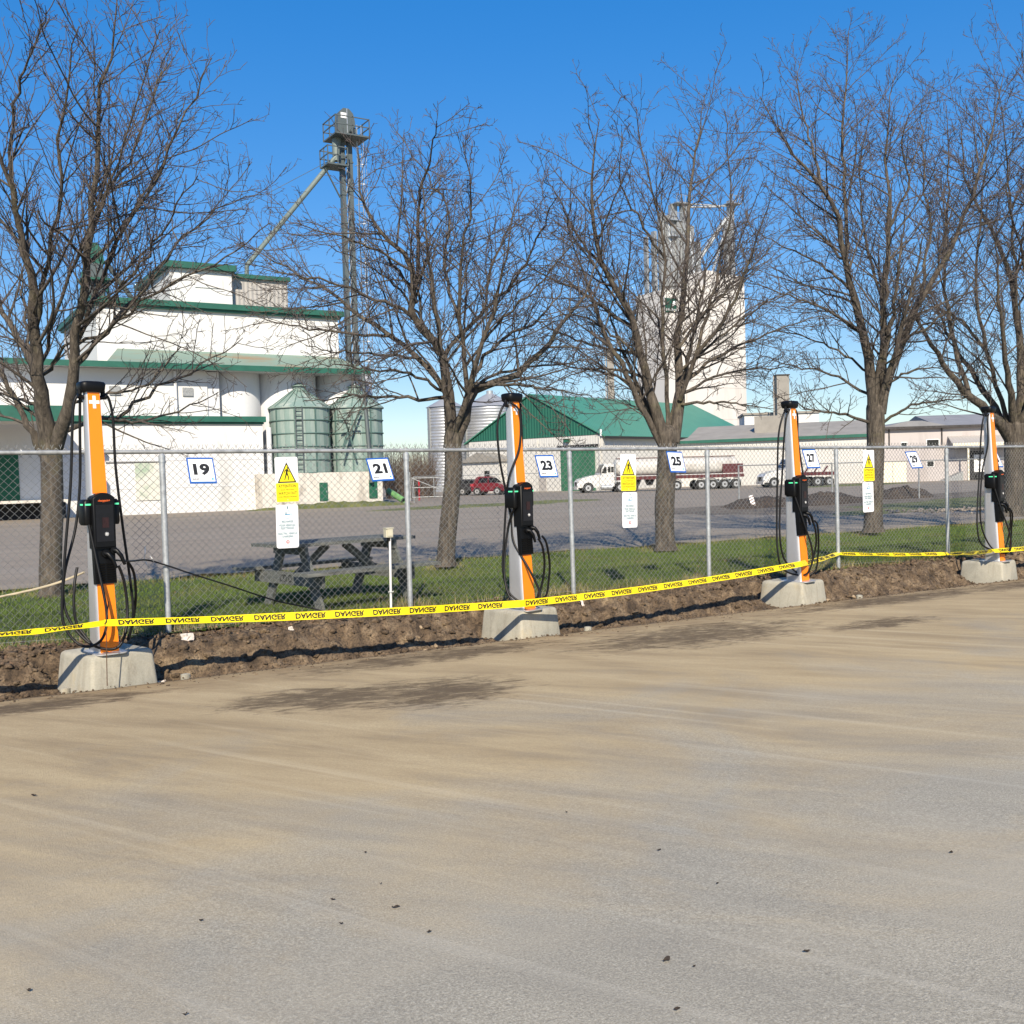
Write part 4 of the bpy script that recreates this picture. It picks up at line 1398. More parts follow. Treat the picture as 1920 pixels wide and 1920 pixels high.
def cables_for(k):
    rg = random.Random(40 + k)
    j = lambda a: a + rg.uniform(-0.012, 0.012)
    if k == 0:
        A = [(-.10, 0, 2.28), (-.145, .01, 2.2), (-.165, .02, 2.0), (-.20, .03, 1.47), (-.27, .02, .92), (-.325, 0, .42), (-.31, -.03, .24), (-.24, -.10, .11), (-.16, -.20, .085), (-.085, -.29, .17), (-.05, -.29, .38), (-.08, -.21, .77), (-.115, -.14, 1.13)]
        B = [(-.085, .03, 2.29), (-.088, .06, 2.0), (-.095, .10, 1.5), (-.15, .10, 1.1), (-.27, .06, .72), (-.30, .02, .45), (-.25, -.05, .25), (-.14, -.18, .09), (0.0, -.31, .055), (.09, -.31, .16), (.145, -.25, .38), (.13, -.24, .62), (.085, -.25, .765)]
        Cc = [(.10, 0, 2.27), (.15, 0, 2.24), (.185, .01, 2.05), (.195, .02, 1.63), (.245, .04, 1.08), (.30, .05, .55), (.305, .04, .3), (.27, .05, .10), (.255, .06, .07), (.285, .02, .2), (.30, -.05, .45), (.25, -.16, .68), (.165, -.24, .80)]
        D = [(-.15, .10, .75), (-.19, .06, .62), (-.215, .03, .42), (-.20, 0, .25), (-.13, -.1, .10)]
        return [A, B, Cc, D]
    if k == 1:
        A = [(-.10, -.02, 2.27), (-.17, -.02, 2.2), (-.235, 0, 2.02), (-.22, 0, 1.7), (-.15, 0, 1.35), (-.09, -.02, 1.0), (-.10, -.06, .75), (-.05, -.24, .48), (.0, -.33, .24), (-.02, -.34, .12), (-.11, -.26, .06), (-.20, -.10, .14), (-.20, 0, .45), (-.12, .0, .9), (-.115, -.12, 1.13)]
        B = [(-.08, -.06, 2.27), (-.02, -.12, 2.18), (.005, -.13, 2.0), (-.04, -.12, 1.75), (-.13, -.06, 1.45), (-.14, 0, 1.2), (-.15, .02, .8), (-.19, .02, .45), (-.17, -.05, .2), (-.08, -.2, .08)]
    elif k == 2:
        A = [(-.10, 0, 2.27), (-.17, 0, 2.18), (-.24, .03, 1.9), (-.26, .05, 1.3), (-.28, .05, .7), (-.29, .03, .4), (-.24, .0, .2), (-.12, -.1, .1), (-.02, -.24, .12), (.01, -.29, .4), (-.07, -.21, .8), (-.115, -.13, 1.13)]
        B = [(-.08, -.04, 2.27), (-.13, -.03, 2.15), (-.17, 0, 1.8), (-.17, .03, 1.4), (-.21, .04, 1.0), (-.24, .03, .6), (-.2, 0, .3), (-.10, -.12, .12)]
    else:
        A = [(-.10, 0, 2.27), (-.17, 0, 2.2), (-.22, .02, 1.95), (-.24, .04, 1.4), (-.31, .04, .9), (-.36, .03, .55), (-.33, .0, .3), (-.2, -.1, .2), (-.08, -.22, .14), (0.0, -.31, .2), (.01, -.30, .42), (-.08, -.21, .8), (-.115, -.13, 1.13)]
        B = [(-.08, -.04, 2.27), (-.12, -.04, 2.15), (-.11, -.03, 1.8), (-.17, .03, 1.4), (-.22, .04, .9), (-.22, .02, .5), (-.12, -.1, .2), (.02, -.31, .11), (.16, -.25, .12), (.25, -.15, .2)]
    Cc = [(.10, 0, 2.27), (.14, .01, 2.2), (.17, .03, 1.9), (.165, .05, 1.5), (.17, .06, 1.0), (.16, .06, .5), (.15, .04, .1)]
    if k >= 2:
        Cc = [(.10, -.02, 2.27), (.16, -.02, 2.18), (.19, .0, 1.9), (.20, -.05, 1.5), (.185, -.10, 1.1), (.17, -.04, .7), (.18, 0, .35), (.17, .02, .08)]
    D = [(.10, -.26, .775), (.17, -.25, .68), (.215, -.22, .5), (.22, -.18, .3), (.17, -.14, .12), (.14, -.10, .04)]
    G = [(.165, -.24, .80), (.24, -.24, .72), (.31, -.2, .5), (.34, -.17, .3), (.32, -.14, .12), (.25, -.06, .05)]
    return [[(j(a), b, j(c)) for a, b, c in q] if len(q) > 2 else q for q in (A, B, Cc, D, G)]

CH_LAB = ['silver and orange charging post tied with brown twine, between the dock and sign 19',
          'silver and orange charging post with a cable looped over its front, beside sign 23',
          'silver and orange charging post standing between fence signs 25 and 27',
          'silver and orange charging post standing beside fence sign 31']
BASE_LAB = ['concrete block base under the charging post tied with brown twine',
            'concrete block base with a yellowish stain under the charging post beside sign 23',
            'concrete block base under the charging post between signs 25 and 27',
            'concrete block base under the charging post beside sign 31']
BASE_TOP = 0.275
for k, s in enumerate(CH_S):
    yaw = CH_YAW + (math.radians(4) if k == 0 else 0)
    z = BASE_TOP + gz(s)
    mb = MB()
    bw, bd = 0.56, 0.60
    def ring(w, d, zz): return rrect(w, d, 0.035, zz, 0, 0, 3)
    mb.loft([ring(bw + 0.10, bd + 0.10, -0.50), ring(bw + 0.02, bd + 0.02, -0.05), ring(bw + 0.010, bd + 0.010, -0.022), ring(bw - 0.008, bd - 0.008, -0.008), ring(bw - 0.035, bd - 0.035, 0.0)])
    b = mb.build('concrete_block', M['concrete'], None, (s + (0.08 if k else 0.05), POLE_N + 0.08, z), (0, 0, yaw), smooth=30)
    tag(b, BASE_LAB[k], 'concrete base', 'concrete bases of the chargers')
    root = thing('charging_post', CH_LAB[k], 'ev charger', (s, POLE_N, z), math.radians((10, 13, 11, 10)[k]), 'charging posts along the fence')
    place('base_plate', CM['base_plate'], root)
    place('pole', CM['pole'], root)
    place('lower_panel', CM['lower_panel'], root)
    up = place('upper_panel', CM['upper_panel'], root)
    place('cross_emblem', CM['cross'], up)
    cp = place('cap', CM['cap'], root)
    place('cable_arm', CM['arm-1'], cp); place('cable_arm', CM['arm1'], cp)
    hd = place('display_head', CM['head'], root)
    place('screen', CM['screen'], hd); place('display', CM['display'], hd); place('reader_mark', CM['reader'], hd)
    put_txt('-chargepoin+', 0.026, M['print_orange'], hd, -0.002, F0 - 0.0795, 1.335, 0.012, 0.105)
    for sg in (-1, 1):
        h = place('holster', CM['holster%d' % sg], root)
        place('status_light', CM['led%d' % sg], h)
    vt = place('vent_housing', CM['vent'], root)
    for i in range(8):
        zz = 0.635 + i * 0.021
        for xx in (-0.042, 0.042):
            place('vent_slat', CM['slat'], vt, (xx, front_y(zz) - 0.026, zz), (math.radians(25), 0, 0))
    for (xx, zz) in ((0.0, 0.875), (0.075, 0.90)):
        so = place('socket', CM['socket'], root, (xx, front_y(zz) - 0.03, zz))
        place('connector', CM['plug'], root, (xx, front_y(zz) - 0.04, zz))
    for q in cables_for(k):
        MB().tube(smooth_path(q, 7), 0.0125, 8).build('cable', M['cable'], root, smooth=60)

# ================================================================== SIGNS ON THE FENCE
def plate(w, h, r, t, mat, y=0.0, name='plate'):
    m_ = MB()
    R0 = [Vector((p.x, y, p.y)) for p in rrect(w, h, r, 0, 0, 0, 4)]
    R1 = [Vector((p.x, y + t, p.y)) for p in rrect(w, h, r, 0, 0, 0, 4)]
    m_.loft([R0, R1])
    return m_.mesh(name, mat)
SIGN_N = FENCE_N - 0.075
brd = plate(0.27, 0.30, 0.004, 0.006, M['sign_blue'], name='board')
face = plate(0.242, 0.258, 0.002, 0.003, M['sign_white'], -0.0026, 'white_face')
num_lab = {'19': 'beside a fence post', '21': 'before the green tanks', '23': 'before the cream barn', '25': 'in front of a tree trunk', '27': 'before the trucks', '29': 'near a fence post', '31': 'before the thick tree'}
for num, x, y, tilt, rz in (('19', 378, 882, 33, 1.0), ('21', 713, 880, 36, -1.5), ('23', 1025, 874, 27, 0.5), ('25', 1268, 866, 22, 2.0), ('27', 1521, 860, 24, 0), ('29', 1714, 862, 30, -1), ('31', 1866, 861, 30, 1)):
    p = pn(x, y, SIGN_N - 0.03)
    root = thing('number_sign', 'small white sign with blue border reading %s, %s' % (num, num_lab[num]), 'number sign', tuple(p), 0, 'numbered stall signs on the fence')
    root.rotation_euler = (math.radians(-tilt * 0.85), math.radians(rz), 0)
    place('board', brd, root)
    place('white_face', face, root)
    put_txt(num, 0.165, M['sign_black'], root, 0.0, -0.0035, 0.010, 0.05, 0.165, 'number')
    put_txt('————— ———', 0.014, M['grey_light_print'], root, 0.0, -0.0035, 0.105, 0, 0.18, 'print_line')
    m_ = MB()
    for i, (a, b2) in enumerate(((-0.105, -0.092), (-0.089, -0.078), (-0.076, -0.067), (-0.064, -0.052), (-0.049, -0.039))):
        m_.add([(a, -0.0035, -0.108), (b2, -0.0035, -0.108), (b2, -0.0035, -0.094), (a, -0.0035, -0.094 - 0.002 * (i % 2))], [(0, 1, 2, 3)])
    m_.build('logo_mark', M['sign_black'], root)
    m_ = MB().add([(-0.01, -0.0035, -0.106), (0.055, -0.0035, -0.106), (0.055, -0.0035, -0.096), (-0.01, -0.0035, -0.096)], [(0, 1, 2, 3)])
    m_.build('print_line', M['pale_print'], root)
    m_ = MB().add([(0.085, -0.0035, -0.112), (0.108, -0.0035, -0.112), (0.108, -0.0035, -0.088), (0.085, -0.0035, -0.088)], [(0, 1, 2, 3)])
    m_.build('logo_mark', M['sign_cyan'], root)

WH, WW = 0.478, 0.252
wplate = plate(WW, WH, 0.020, 0.003, M['sign_white'], 0, 'plate')
def lower_yellow():
    m_ = MB()
    ring = [p for p in rrect(WW - 0.004, WH - 0.004, 0.018, 0, 0, 0, 4) if p.y < -0.02]
    top = -0.037
    pts = [(p.x, p.y) for p in ring]
    poly = sorted([q for q in pts if q[0] < 0], key=lambda q: -q[1]) + sorted([q for q in pts if q[0] >= 0], key=lambda q: q[1])
    poly = [(-(WW / 2 - 0.002), top)] + poly + [((WW / 2 - 0.002), top)]
    m_.add([(a, -0.0015, b) for a, b in poly], [tuple(range(len(poly)))])
    return m_.mesh('yellow_face', M['sign_yellow'])
ymesh = lower_yellow()
def tri(ax, az, bx, bz, y, mat, name):
    m_ = MB().add([(ax, y, az), (-bx, y, bz), (bx, y, bz)], [(0, 1, 2)])
    return m_.mesh(name, mat)
tri_b = tri(0, 0.185, 0.104, -0.034, -0.0022, M['sign_black'], 'triangle_border')
tri_y = tri(0, 0.158, 0.084, -0.021, -0.0032, M['sign_yellow'], 'triangle')
def walker():
    m_ = MB()
    y = -0.0042
    def quad(a, b, w0, w1):
        a = Vector((a[0], 0, a[1])); b = Vector((b[0], 0, b[1]))
        d = (b - a).normalized(); s = Vector((-d.z, 0, d.x))
        y_ = y - 0.0003 * len(m_.f)
        m_.add([(a.x - s.x * w0, y_, a.z - s.z * w0), (a.x + s.x * w0, y_, a.z + s.z * w0), (b.x + s.x * w1, y_, b.z + s.z * w1), (b.x - s.x * w1, y_, b.z - s.z * w1)], [(0, 1, 2, 3)])
    m_.add([(0.009 + 0.0075 * math.cos(a), y - 0.003, 0.122 + 0.009 * math.sin(a)) for a in np.linspace(0, 2 * math.pi, 12, endpoint=False)], [tuple(range(12))])
    quad((0.004, 0.110), (-0.003, 0.062), 0.012, 0.009)
    quad((-0.002, 0.108), (-0.021, 0.092), 0.005, 0.004)
    quad((-0.021, 0.092), (-0.026, 0.070), 0.004, 0.003)
    quad((0.010, 0.106), (0.020, 0.086), 0.005, 0.004)
    quad((0.020, 0.086), (0.033, 0.078), 0.004, 0.003)
    quad((-0.006, 0.064), (-0.016, 0.030), 0.0075, 0.005)
    quad((-0.016, 0.032), (-0.027, -0.004), 0.005, 0.004)
    quad((0.002, 0.064), (0.014, 0.030), 0.0075, 0.005)
    quad((0.014, 0.032), (0.017, -0.006), 0.005, 0.004)
    return m_.mesh('walking_figure', M['sign_black'])
wk = walker()
EH, EW = 0.462, 0.246
eplate = plate(EW, EH, 0.026, 0.003, M['sign_white'], 0, 'plate')
def ev_icon():
    m_ = MB()
    c = (0.003, 0.128)
    m_.tube([(c[0] + 0.044 * math.cos(a), -0.0022, c[1] + 0.044 * math.sin(a)) for a in np.linspace(math.radians(80), math.radians(-200), 26)], 0.0022, 4)
    m_.tube([(c[0] - 0.036, -0.0022, c[1] + 0.036), (c[0] + 0.010, -0.0022, c[1] + 0.036), (c[0] + 0.026, -0.0022, c[1] + 0.014), (c[0] + 0.034, -0.0022, c[1] + 0.008)], 0.002, 4)
    m_.box(c[0] - 0.030, c[0] + 0.030, -0.0032, -0.001, c[1] - 0.006, c[1] + 0.004)
    return m_.mesh('vehicle_emblem', M['sign_cyan'])
evm = ev_icon()
m_ = MB()
m_.box(-0.002, 0.010, -0.003, -0.001, 0.186, 0.206)
m_.box(0.003, 0.009, -0.0035, -0.0012, 0.204, 0.216)
m_.box(-0.018, -0.008, -0.0042, -0.001, 0.128, 0.152)
plugm = m_.mesh('plug_emblem', M['sign_teal'])
m_ = MB().add([(0.018 * math.cos(a), -0.002, -0.165 + 0.018 * math.sin(a)) for a in np.linspace(0, 2 * math.pi, 20, endpoint=False)], [tuple(range(20))])
redm = m_.mesh('red_disc', M['sign_red'])
m_ = MB().add([(-0.008, -0.003, -0.172), (0.009, -0.003, -0.172), (0.009, -0.003, -0.160), (0.0, -0.003, -0.155), (-0.008, -0.003, -0.160)], [(0, 1, 2, 3, 4)])
redw = m_.mesh('disc_mark', M['sign_white'])
bolt_me = MB().cyl((0, 0.001, 0), (0, -0.006, 0), 0.006, n=8).mesh('bolt', M['galv_dull'])
warn_where = ['over the picnic table', 'before the white truck', 'between signs 27 and 29', 'past sign 31']
for i, (x, y, ey) in enumerate(((538, 899, 987), (1178, 886, 956), (1629, 873, 932), (1934, 862, 915))):
    p = pn(x, y, SIGN_N + 0.03)
    root = thing('warning_sign', 'white and yellow pedestrian warning sign with black triangle %s' % warn_where[i], 'warning sign', tuple(p), 0, 'pedestrian warning signs on the fence')
    root.rotation_euler = (0, math.radians((-0.6, 0.8, -0.5, 0)[i]), 0)
    place('plate', wplate, root); place('yellow_face', ymesh, root)
    place('triangle_border', tri_b, root); place('triangle', tri_y, root); place('walking_figure', wk, root)
    put_txt('ATTENTION', 0.044, M['sign_black'], root, 0, -0.0026, -0.070, 0.014, 0.195)
    put_txt('AUX PIÉTONS', 0.024, M['sign_black'], root, 0, -0.0026, -0.107, 0.006, 0.150)
    put_txt('WATCH OUT', 0.044, M['sign_black'], root, 0, -0.0026, -0.146, 0.014, 0.205)
    put_txt('FOR PEDESTRIANS', 0.024, M['sign_black'], root, 0, -0.0026, -0.185, 0.006, 0.205)
    for zz in (0.212, -0.216): place('bolt', bolt_me, root, (0, 0, zz))
    p = pn(x + (1 if i == 0 else 3 if i == 1 else -1), ey, SIGN_N + 0.03)
    root = thing('charging_sign', 'white vehicle charging sign with blue lettering and red dot %s' % ('above the picnic table top', 'before the white truck', 'between signs 27 and 29', 'past sign 31')[i], 'charging sign', tuple(p), 0, 'vehicle charging signs on the fence')
    root.rotation_euler = (0, math.radians((0.5, 1.2, -1.0, 0)[i]), 0)
    place('plate', eplate, root); place('vehicle_emblem', evm, root); place('plug_emblem', plugm, root)
    dd = place('red_disc', redm, root); place('disc_mark', redw, dd)
    for s_, z_, w_ in (('RECHARGE', 0.052, 0.125), ('POUR VÉHICULE', 0.015, 0.178), ('ÉLECTRIQUE', -0.018, 0.140), ('ELECTRIC VEHICLE', -0.075, 0.205), ('CHARGING', -0.107, 0.125)):
        put_txt(s_, 0.033, M['sign_teal'], root, 0, -0.0022, z_, 0.022, w_)
    for zz in (0.214, -0.21): place('bolt', bolt_me, root, (0, 0, zz))

# ================================================================== DANGER TAPE
TW = 0.076
tape_root = thing('danger_tape', 'yellow plastic barrier tape printed DANGER strung along the charging posts', 'barrier tape', tuple(pn(200, 1168, 9.33)))
TO = Vector(tape_root.location)
seg = [  # from, to, twist at start / end in degrees, sag, lettering
    (pn(-120, 1196, 9.25), pn(196, 1168, 9.14), 62, 66, 0.02, 0.39, 0.15),
    (pn(196, 1168, 9.14), pn(975, 1132, 9.14), 55, 6, 0.02, 0.39, 0.26),
    (pn(975, 1132, 9.14), pn(1503, 1057, 9.30), 6, 26, 0.035, 0.39, 0.22),
    (pn(1503, 1057, 9.30), pn(1571, 1038, 10.565), 26, 60, 0.01, 0.39, 0.5),
    (pn(1571, 1038, 10.565), pn(1779, 1038, 10.565), 60, 52, 0.015, 0.39, 0.25),
    (pn(1779, 1038, 10.565), pn(1862, 1033, 9.36), 52, 48, 0.01, 0.39, 0.3),
    (pn(1862, 1033, 9.36), pn(2050, 1012, 9.36), 48, 30, 0.02, 0.39, 0.3),
]
let = txt('DANGER', 0.068, 0.035, 0.30).copy()
let.materials.append(M['sign_black'])
for (a, b, t0, t1, sag, pitch_, off) in seg:
    d = (b - a)
    L = d.length
    m_ = MB()
    n_ = 26
    rows = []
    def frame(t):
        p = a.lerp(b, t) - Vector((0, 0, sag * 4 * t * (1 - t)))
        p2 = a.lerp(b, min(t + 0.01, 1.01)) - Vector((0, 0, sag * 4 * min(t + 0.01, 1.01) * (1 - min(t + 0.01, 1.01))))
        tn = (p2 - p).normalized()
        nr = tn.cross(UP).normalized()           # towards the lot
        uu = nr.cross(tn).normalized()
        tw_ = math.radians(t0 + (t1 - t0) * min(1, t * 1.6) + 7 * math.sin(t * 17 + L))
        u2 = uu * math.cos(tw_) + nr * math.sin(tw_) * -1
        n2 = nr * math.cos(tw_) + uu * math.sin(tw_)
        return p, tn, u2, n2
    R = []
    for i in range(n_ + 1):
        p, tn, u2, n2 = frame(i / n_)
        R.append([p + u2 * TW / 2 + n2 * 0.0006 - TO, p - u2 * TW / 2 + n2 * 0.0006 - TO, p - u2 * TW / 2 - n2 * 0.0006 - TO, p + u2 * TW / 2 - n2 * 0.0006 - TO])
    m_.loft(R)
    rib = m_.build('ribbon', M['tape'], tape_root, smooth=30)
    q = off
    while q + 0.15 < L:
        tm = q / L
        V = []
        # lettering follows the ribbon's twist
        me = let.copy()
        for v in me.vertices:
            t = (q + v.co.x) / L
            p, tn, u2, n2 = frame(t)
            w_ = p - u2 * (v.co.z) + n2 * 0.003 - TO
            v.co = w_
        me.update()
        place('lettering', me, rib)
        q += pitch_
# knot of tape round the charger and the brown twine
m_ = MB().tube([pn(203, 1128, 9.44), pn(202, 1150, 9.30), pn(199, 1165, 9.13), pn(196, 1170, 9.12), pn(199, 1175, 9.12), pn(200, 1230, 9.14), pn(201, 1286, 9.16)], 0.0042, 6)
o = m_.build('twine', M['twine'], smooth=50)
tag(o, 'thin brown twine hanging down the orange panel from the danger tape', 'twine')

# ================================================================== CABLES AND ROPE BEHIND THE FENCE LINE
cp_ = [pn(214, 1050, 9.78), pn(245, 1052, 10.2), pn(275, 1050, 10.52), pn(312, 1060, 10.55), pn(360, 1076, 10.55), pn(430, 1098, 10.55), pn(520, 1127, 10.5), pn(600, 1144, 10.42), pn(660, 1158, 10.2)]
cp_[-1].z = soil_z(cp_[-1].x, cp_[-1].y) + 0.012
o = MB().tube(smooth_path(cp_, 6), 0.009, 6).build('power_cable', M['cable'], smooth=60)
tag(o, 'black power cable sagging along the fence from post to ground behind the table legs', 'cable')
for i, (x, y, x2, y2) in enumerate(((272, 1024, 270, 1052), (281, 1042, 288, 1053), (271, 1050, 279, 1067))):
    o = MB().tube([pn(x, y, 10.51), pn((x + x2) / 2 + 1, (y + y2) / 2, 10.49), pn(x2, y2, 10.53)], 0.0035, 5).build('cable_tie', M['zip'])
    tag(o, ('white cable tie end pointing up from the black power cable', 'short white cable tie end on the black power cable beside the post', 'white cable tie end hanging below the black power cable')[i], 'cable tie', 'cable ties on the power cable')
rp = [pn(-60, 1130, 10.55), pn(0, 1119, 10.53), pn(60, 1106, 10.5), pn(110, 1092, 10.5), pn(158, 1073, 10.3)]
o = MB().tube(smooth_path(rp, 6), 0.011, 6).build('rope', M['rope'], smooth=60)
tag(o, 'pale frayed rope slung across the fence beside the two-stemmed tree', 'rope')

# ================================================================== ELECTRIC BOX ON A PIPE
b_ = pn(733, 1143, 10.50)
root = thing('outlet_post', 'beige outdoor outlet box on a thin white pipe beside a fence post', 'outlet post', (b_.x, b_.y, b_.z))
t_ = pn(731, 1008, 10.50)
H_ = t_.z - b_.z
MB().cyl((0, 0, -0.1), (t_.x - b_.x, 0, H_), 0.014, n=10).build('pipe', M['pvc'], root, smooth=50)
m_ = MB()
m_.box(-0.045, 0.040, -0.035, 0.035, H_ + 0.005, H_ + 0.105)
bx = m_.build('outlet_box', M['box_beige'], root)
MB().box(-0.030, 0.032, -0.043, -0.0345, H_ + 0.02, H_ + 0.098).build('cover', M['box_beige'], bx)
MB().box(-0.05, 0.045, -0.05, 0.04, H_ + 0.103, H_ + 0.113).build('rain_hood', M['box_beige'], bx)
MB().cyl((0, 0, H_ - 0.035), (0, 0, H_ + 0.006), 0.02, n=10).build('fitting', M['black_plastic'], root)
MB().tube([(-0.03, -0.01, 0.20), (-0.02, -0.03, 0.21), (0.02, -0.03, 0.20), (0.035, -0.005, 0.205)], 0.005, 5).build('strap', M['zip'], root)

# ================================================================== PICNIC TABLE
tb = thing('picnic_table', 'weathered grey wooden picnic table standing on the lawn behind the fence', 'picnic table', (4.62, 11.62, lawn_z(4.62, 11.62)), math.radians(11))
HL = 0.92
def board(name, x0, x1, yc, w, zt, th, par=tb):
    me = MB().box(-(x1 - x0) / 2, (x1 - x0) / 2, -w / 2, w / 2, -th, 0).mesh(name, M['wood'])
    return place(name, me, par, ((x0 + x1) / 2, yc, zt), (0, 0, 0))
for i in range(5):
    board('tabletop_board', -HL, HL, -0.30 + 0.15 * i, 0.141, 0.755 + 0.002 * (i % 2), 0.038)
for sg in (-1, 1):
    for i in range(2):
        board('bench_board', -HL, HL, sg * (0.64 + 0.15 * i), 0.141, 0.455, 0.038)
for xe in (-0.62, 0.62):
    m_ = MB().box(xe - 0.019, xe + 0.019, -0.36, 0.36, 0.62, 0.715)
    m_.build('top_cleat', M['wood'], tb)
    sx = xe + (0.04 if xe < 0 else -0.04)
    m_ = MB().box(xe - 0.060, xe - 0.0205, -0.76, 0.76, 0.27, 0.416)
    cb = m_.build('seat_support', M['wood'], tb)
    if xe < 0:
        t_o = put_txt('CO O', 0.125, M['sign_black'], cb, xe - 0.0625, -0.18 + 0.20, 0.343, 0.010, 0.27, 'lettering', (0, 0, math.radians(-90)))
    for sg in (-1, 1):
        m_ = MB()
        a = Vector((xe + 0.021, sg * 0.22, 0.715)); b = Vector((xe + 0.021, sg * 0.60, -0.03))
        d = (b - a).normalized()
        M4 = Matrix((Vector((1, 0, 0)), d, Vector((1, 0, 0)).cross(d))).transposed().to_4x4()
        M4.translation = a
        m_.box(-0.018, 0.019, 0, (b - a).length, -0.07, 0.07, M4)
        m_.build('leg', M['wood'], tb)
for sg in (-1, 1):
    m_ = MB().bar((sg * 0.60, 0, 0.33), (sg * 0.12, 0, 0.70), 0.085, 0.038, (0, 1, 0))
    m_.build('brace', M['wood'], tb)

# ================================================================== SMALL THINGS ALONG THE DUG EDGE
for i, (x, y) in enumerate(((122, 1293), (348, 1267), (1102, 1173), (1611, 1105))):
    p = pn(x, y, EDGE_N + 0.07)
    m_ = MB()
    m_.cyl((0, 0, -0.12), (0, 0, 0.014), 0.045, 0.043, 14)
    m_.cyl((0, 0, 0.014), (0, 0, 0.018), 0.032, 0.03, 14)
    o = m_.build('concrete_stub', M['concrete'], None, (p.x, p.y, gz(p.x) + 0.005), smooth=40)
    tag(o, ('small round concrete stub in front of the base of the twine-tied charging post', 'small round concrete stub in the asphalt edge below the paper scrap', 'small round concrete stub beside the yellowish stained concrete base', 'small round concrete stub beside the base of the charger between signs 25 and 27')[i], 'concrete stub', 'concrete stubs at the asphalt edge')
def crumple(name, w, h, seed, amp):
    rg = random.Random(seed)
    nx, ny = 6, 5
    m_ = MB()
    pts = [[Vector((w * (i / (nx - 1) - 0.5) + rg.uniform(-1, 1) * amp * 0.4, rg.uniform(-1, 1) * amp, h * (j / (ny - 1) - 0.5) + rg.uniform(-1, 1) * amp * 0.4)) for j in range(ny)] for i in range(nx)]
    vs = [p for r in pts for p in r]
    fs = [(i * ny + j, (i + 1) * ny + j, (i + 1) * ny + j + 1, i * ny + j + 1) for i in range(nx - 1) for j in range(ny - 1)]
    m_.add(vs, fs)
    return m_.mesh(name, M['paper'])
for i, (x, y, n_, w, h, lab) in enumerate(((350, 1182, 10.22, 0.12, 0.085, 'flat torn white paper scrap lying on the soil bank below a fence post'),
                                 (302, 1267, 9.62, 0.09, 0.06, 'crumpled white wrapper lying in the trench beside the concrete base'),
                                 (1090, 1140, 9.95, 0.05, 0.11, 'crumpled white wrapper lying on the bank beside the stained concrete base'),
                                 (546, 1210, 9.9, 0.05, 0.06, 'tiny white scrap lying on the dark soil bank below the tape'))):
    p = pn(x, y, n_)
    z = soil_z(p.x, p.y)
    o = place('paper_scrap', crumple('paper_scrap', w, h, i, 0.012), None, (p.x, p.y - 0.02, z + h * 0.42), (math.radians(-35), 0, math.radians(10 * i)))
    tag(o, lab, 'paper scrap', 'litter on the soil bank')
# larger pale clods
rgc = random.Random(12)
for i in range(26):
    x = rgc.uniform(0.2, 1.25) if i < 18 else rgc.choice([4.9, 5.1, 5.3, 11.0, 11.4, 9.5]) + rgc.uniform(-0.25, 0.25)
    y = rgc.uniform(9.45, 9.95)
    s_ = rgc.uniform(0.03, 0.075)
    v = IV * (1 + np.random.default_rng(i).normal(0, 0.36, (len(IV), 1))) * s_ * 0.8 * np.array([1.2, 0.9, 0.75])
    o = place('clay_clod', mesh_np('clay_clod', v, IF, M['clay']), None, (x, y, soil_z(x, y) + s_ * 0.25), (0, 0, i))
    tag(o, 'pale clay clod in the trench between asphalt and fence' if i < 18 else 'pale clay clod on the soil bank between two chargers', 'clod', 'pale clay clods in the trench' if i < 18 else 'pale clay clods on the bank')
# dry leaves and bits on the asphalt
for i, (x, y, s_) in enumerate(((377, 1731, .020), (625, 1690, .022), (742, 1704, .030), (640, 1736, .016), (805, 1751, .024), (1250, 1802, .034), (1513, 1785, .026), (1302, 1814, .014), (1270, 1895, .030), (1236, 1594, .024), (64, 1496, .030), (685, 1601, .014), (55, 1865, .020), (1345, 1657, .014), (1062, 1523, .014), (1785, 1596, .026), (714, 1660, .012), (347, 1910, .016))):
    u, v = ray(x, y)
    d = CAM_H / -v
    p = at(x, y, d)
    rg = random.Random(i)
    s_ *= 0.6
    m_ = MB()
    n_ = 9
    ring = [Vector((s_ * math.cos(a) * rg.uniform(0.6, 1.1), s_ * 0.45 * math.sin(a) * rg.uniform(0.5, 1.2), 0.004 + rg.uniform(0, 0.010))) for a in np.linspace(0, 2 * math.pi, n_, endpoint=False)]
    vs = ring + [Vector((0, 0, 0.003))]
    m_.add(vs, [(k, (k + 1) % n_, n_) for k in range(n_)])
    o = m_.build('dry_leaf', M['leaf'], None, (p.x, p.y, gz(p.x) + 0.001), (0, 0, rg.uniform(-0.8, 0.3)))
    tag(o, 'small dark dry leaf lying on the grey asphalt', 'leaf', 'dry leaves on the asphalt')

# ================================================================== FEED MILL
def bpart(root, name, mb, mat, parent=None, smooth=None):
    L = Vector(root.location)
    inv = Matrix.Rotation(-root.rotation_euler.z, 4, 'Z') if root.rotation_euler.z else None
    mb.v = [tuple(Vector(p) - L) for p in mb.v]
    return mb.build(name, mat, parent or root, smooth=smooth)
mill = thing('feed_mill', 'tall white stepped feed mill with green fascias and a rusty green lean-to roof', 'mill', (14.0, 62.0, 0.05))
G0 = 0.0
def S(x, y, n): return pn(x, y, n).x
def Z(x, y, n): return pn(x, y, n).z
zl1 = Z(360, 792, 62)            # lower block eave
zl2 = Z(340, 692, 62)            # middle eave
zr = Z(420, 664, 64.6)           # lean-to roof top
zu = Z(420, 582, 64.6)           # upper eave
zp = Z(400, 508, 67.2)           # penthouse eave
s_low1 = S(494, 850, 62)
s_mid1 = S(390, 740, 62.4)
s_up0 = S(180, 600, 64.6); s_up1 = S(634, 620, 64.6)
s_roof1 = S(690, 700, 61.6)
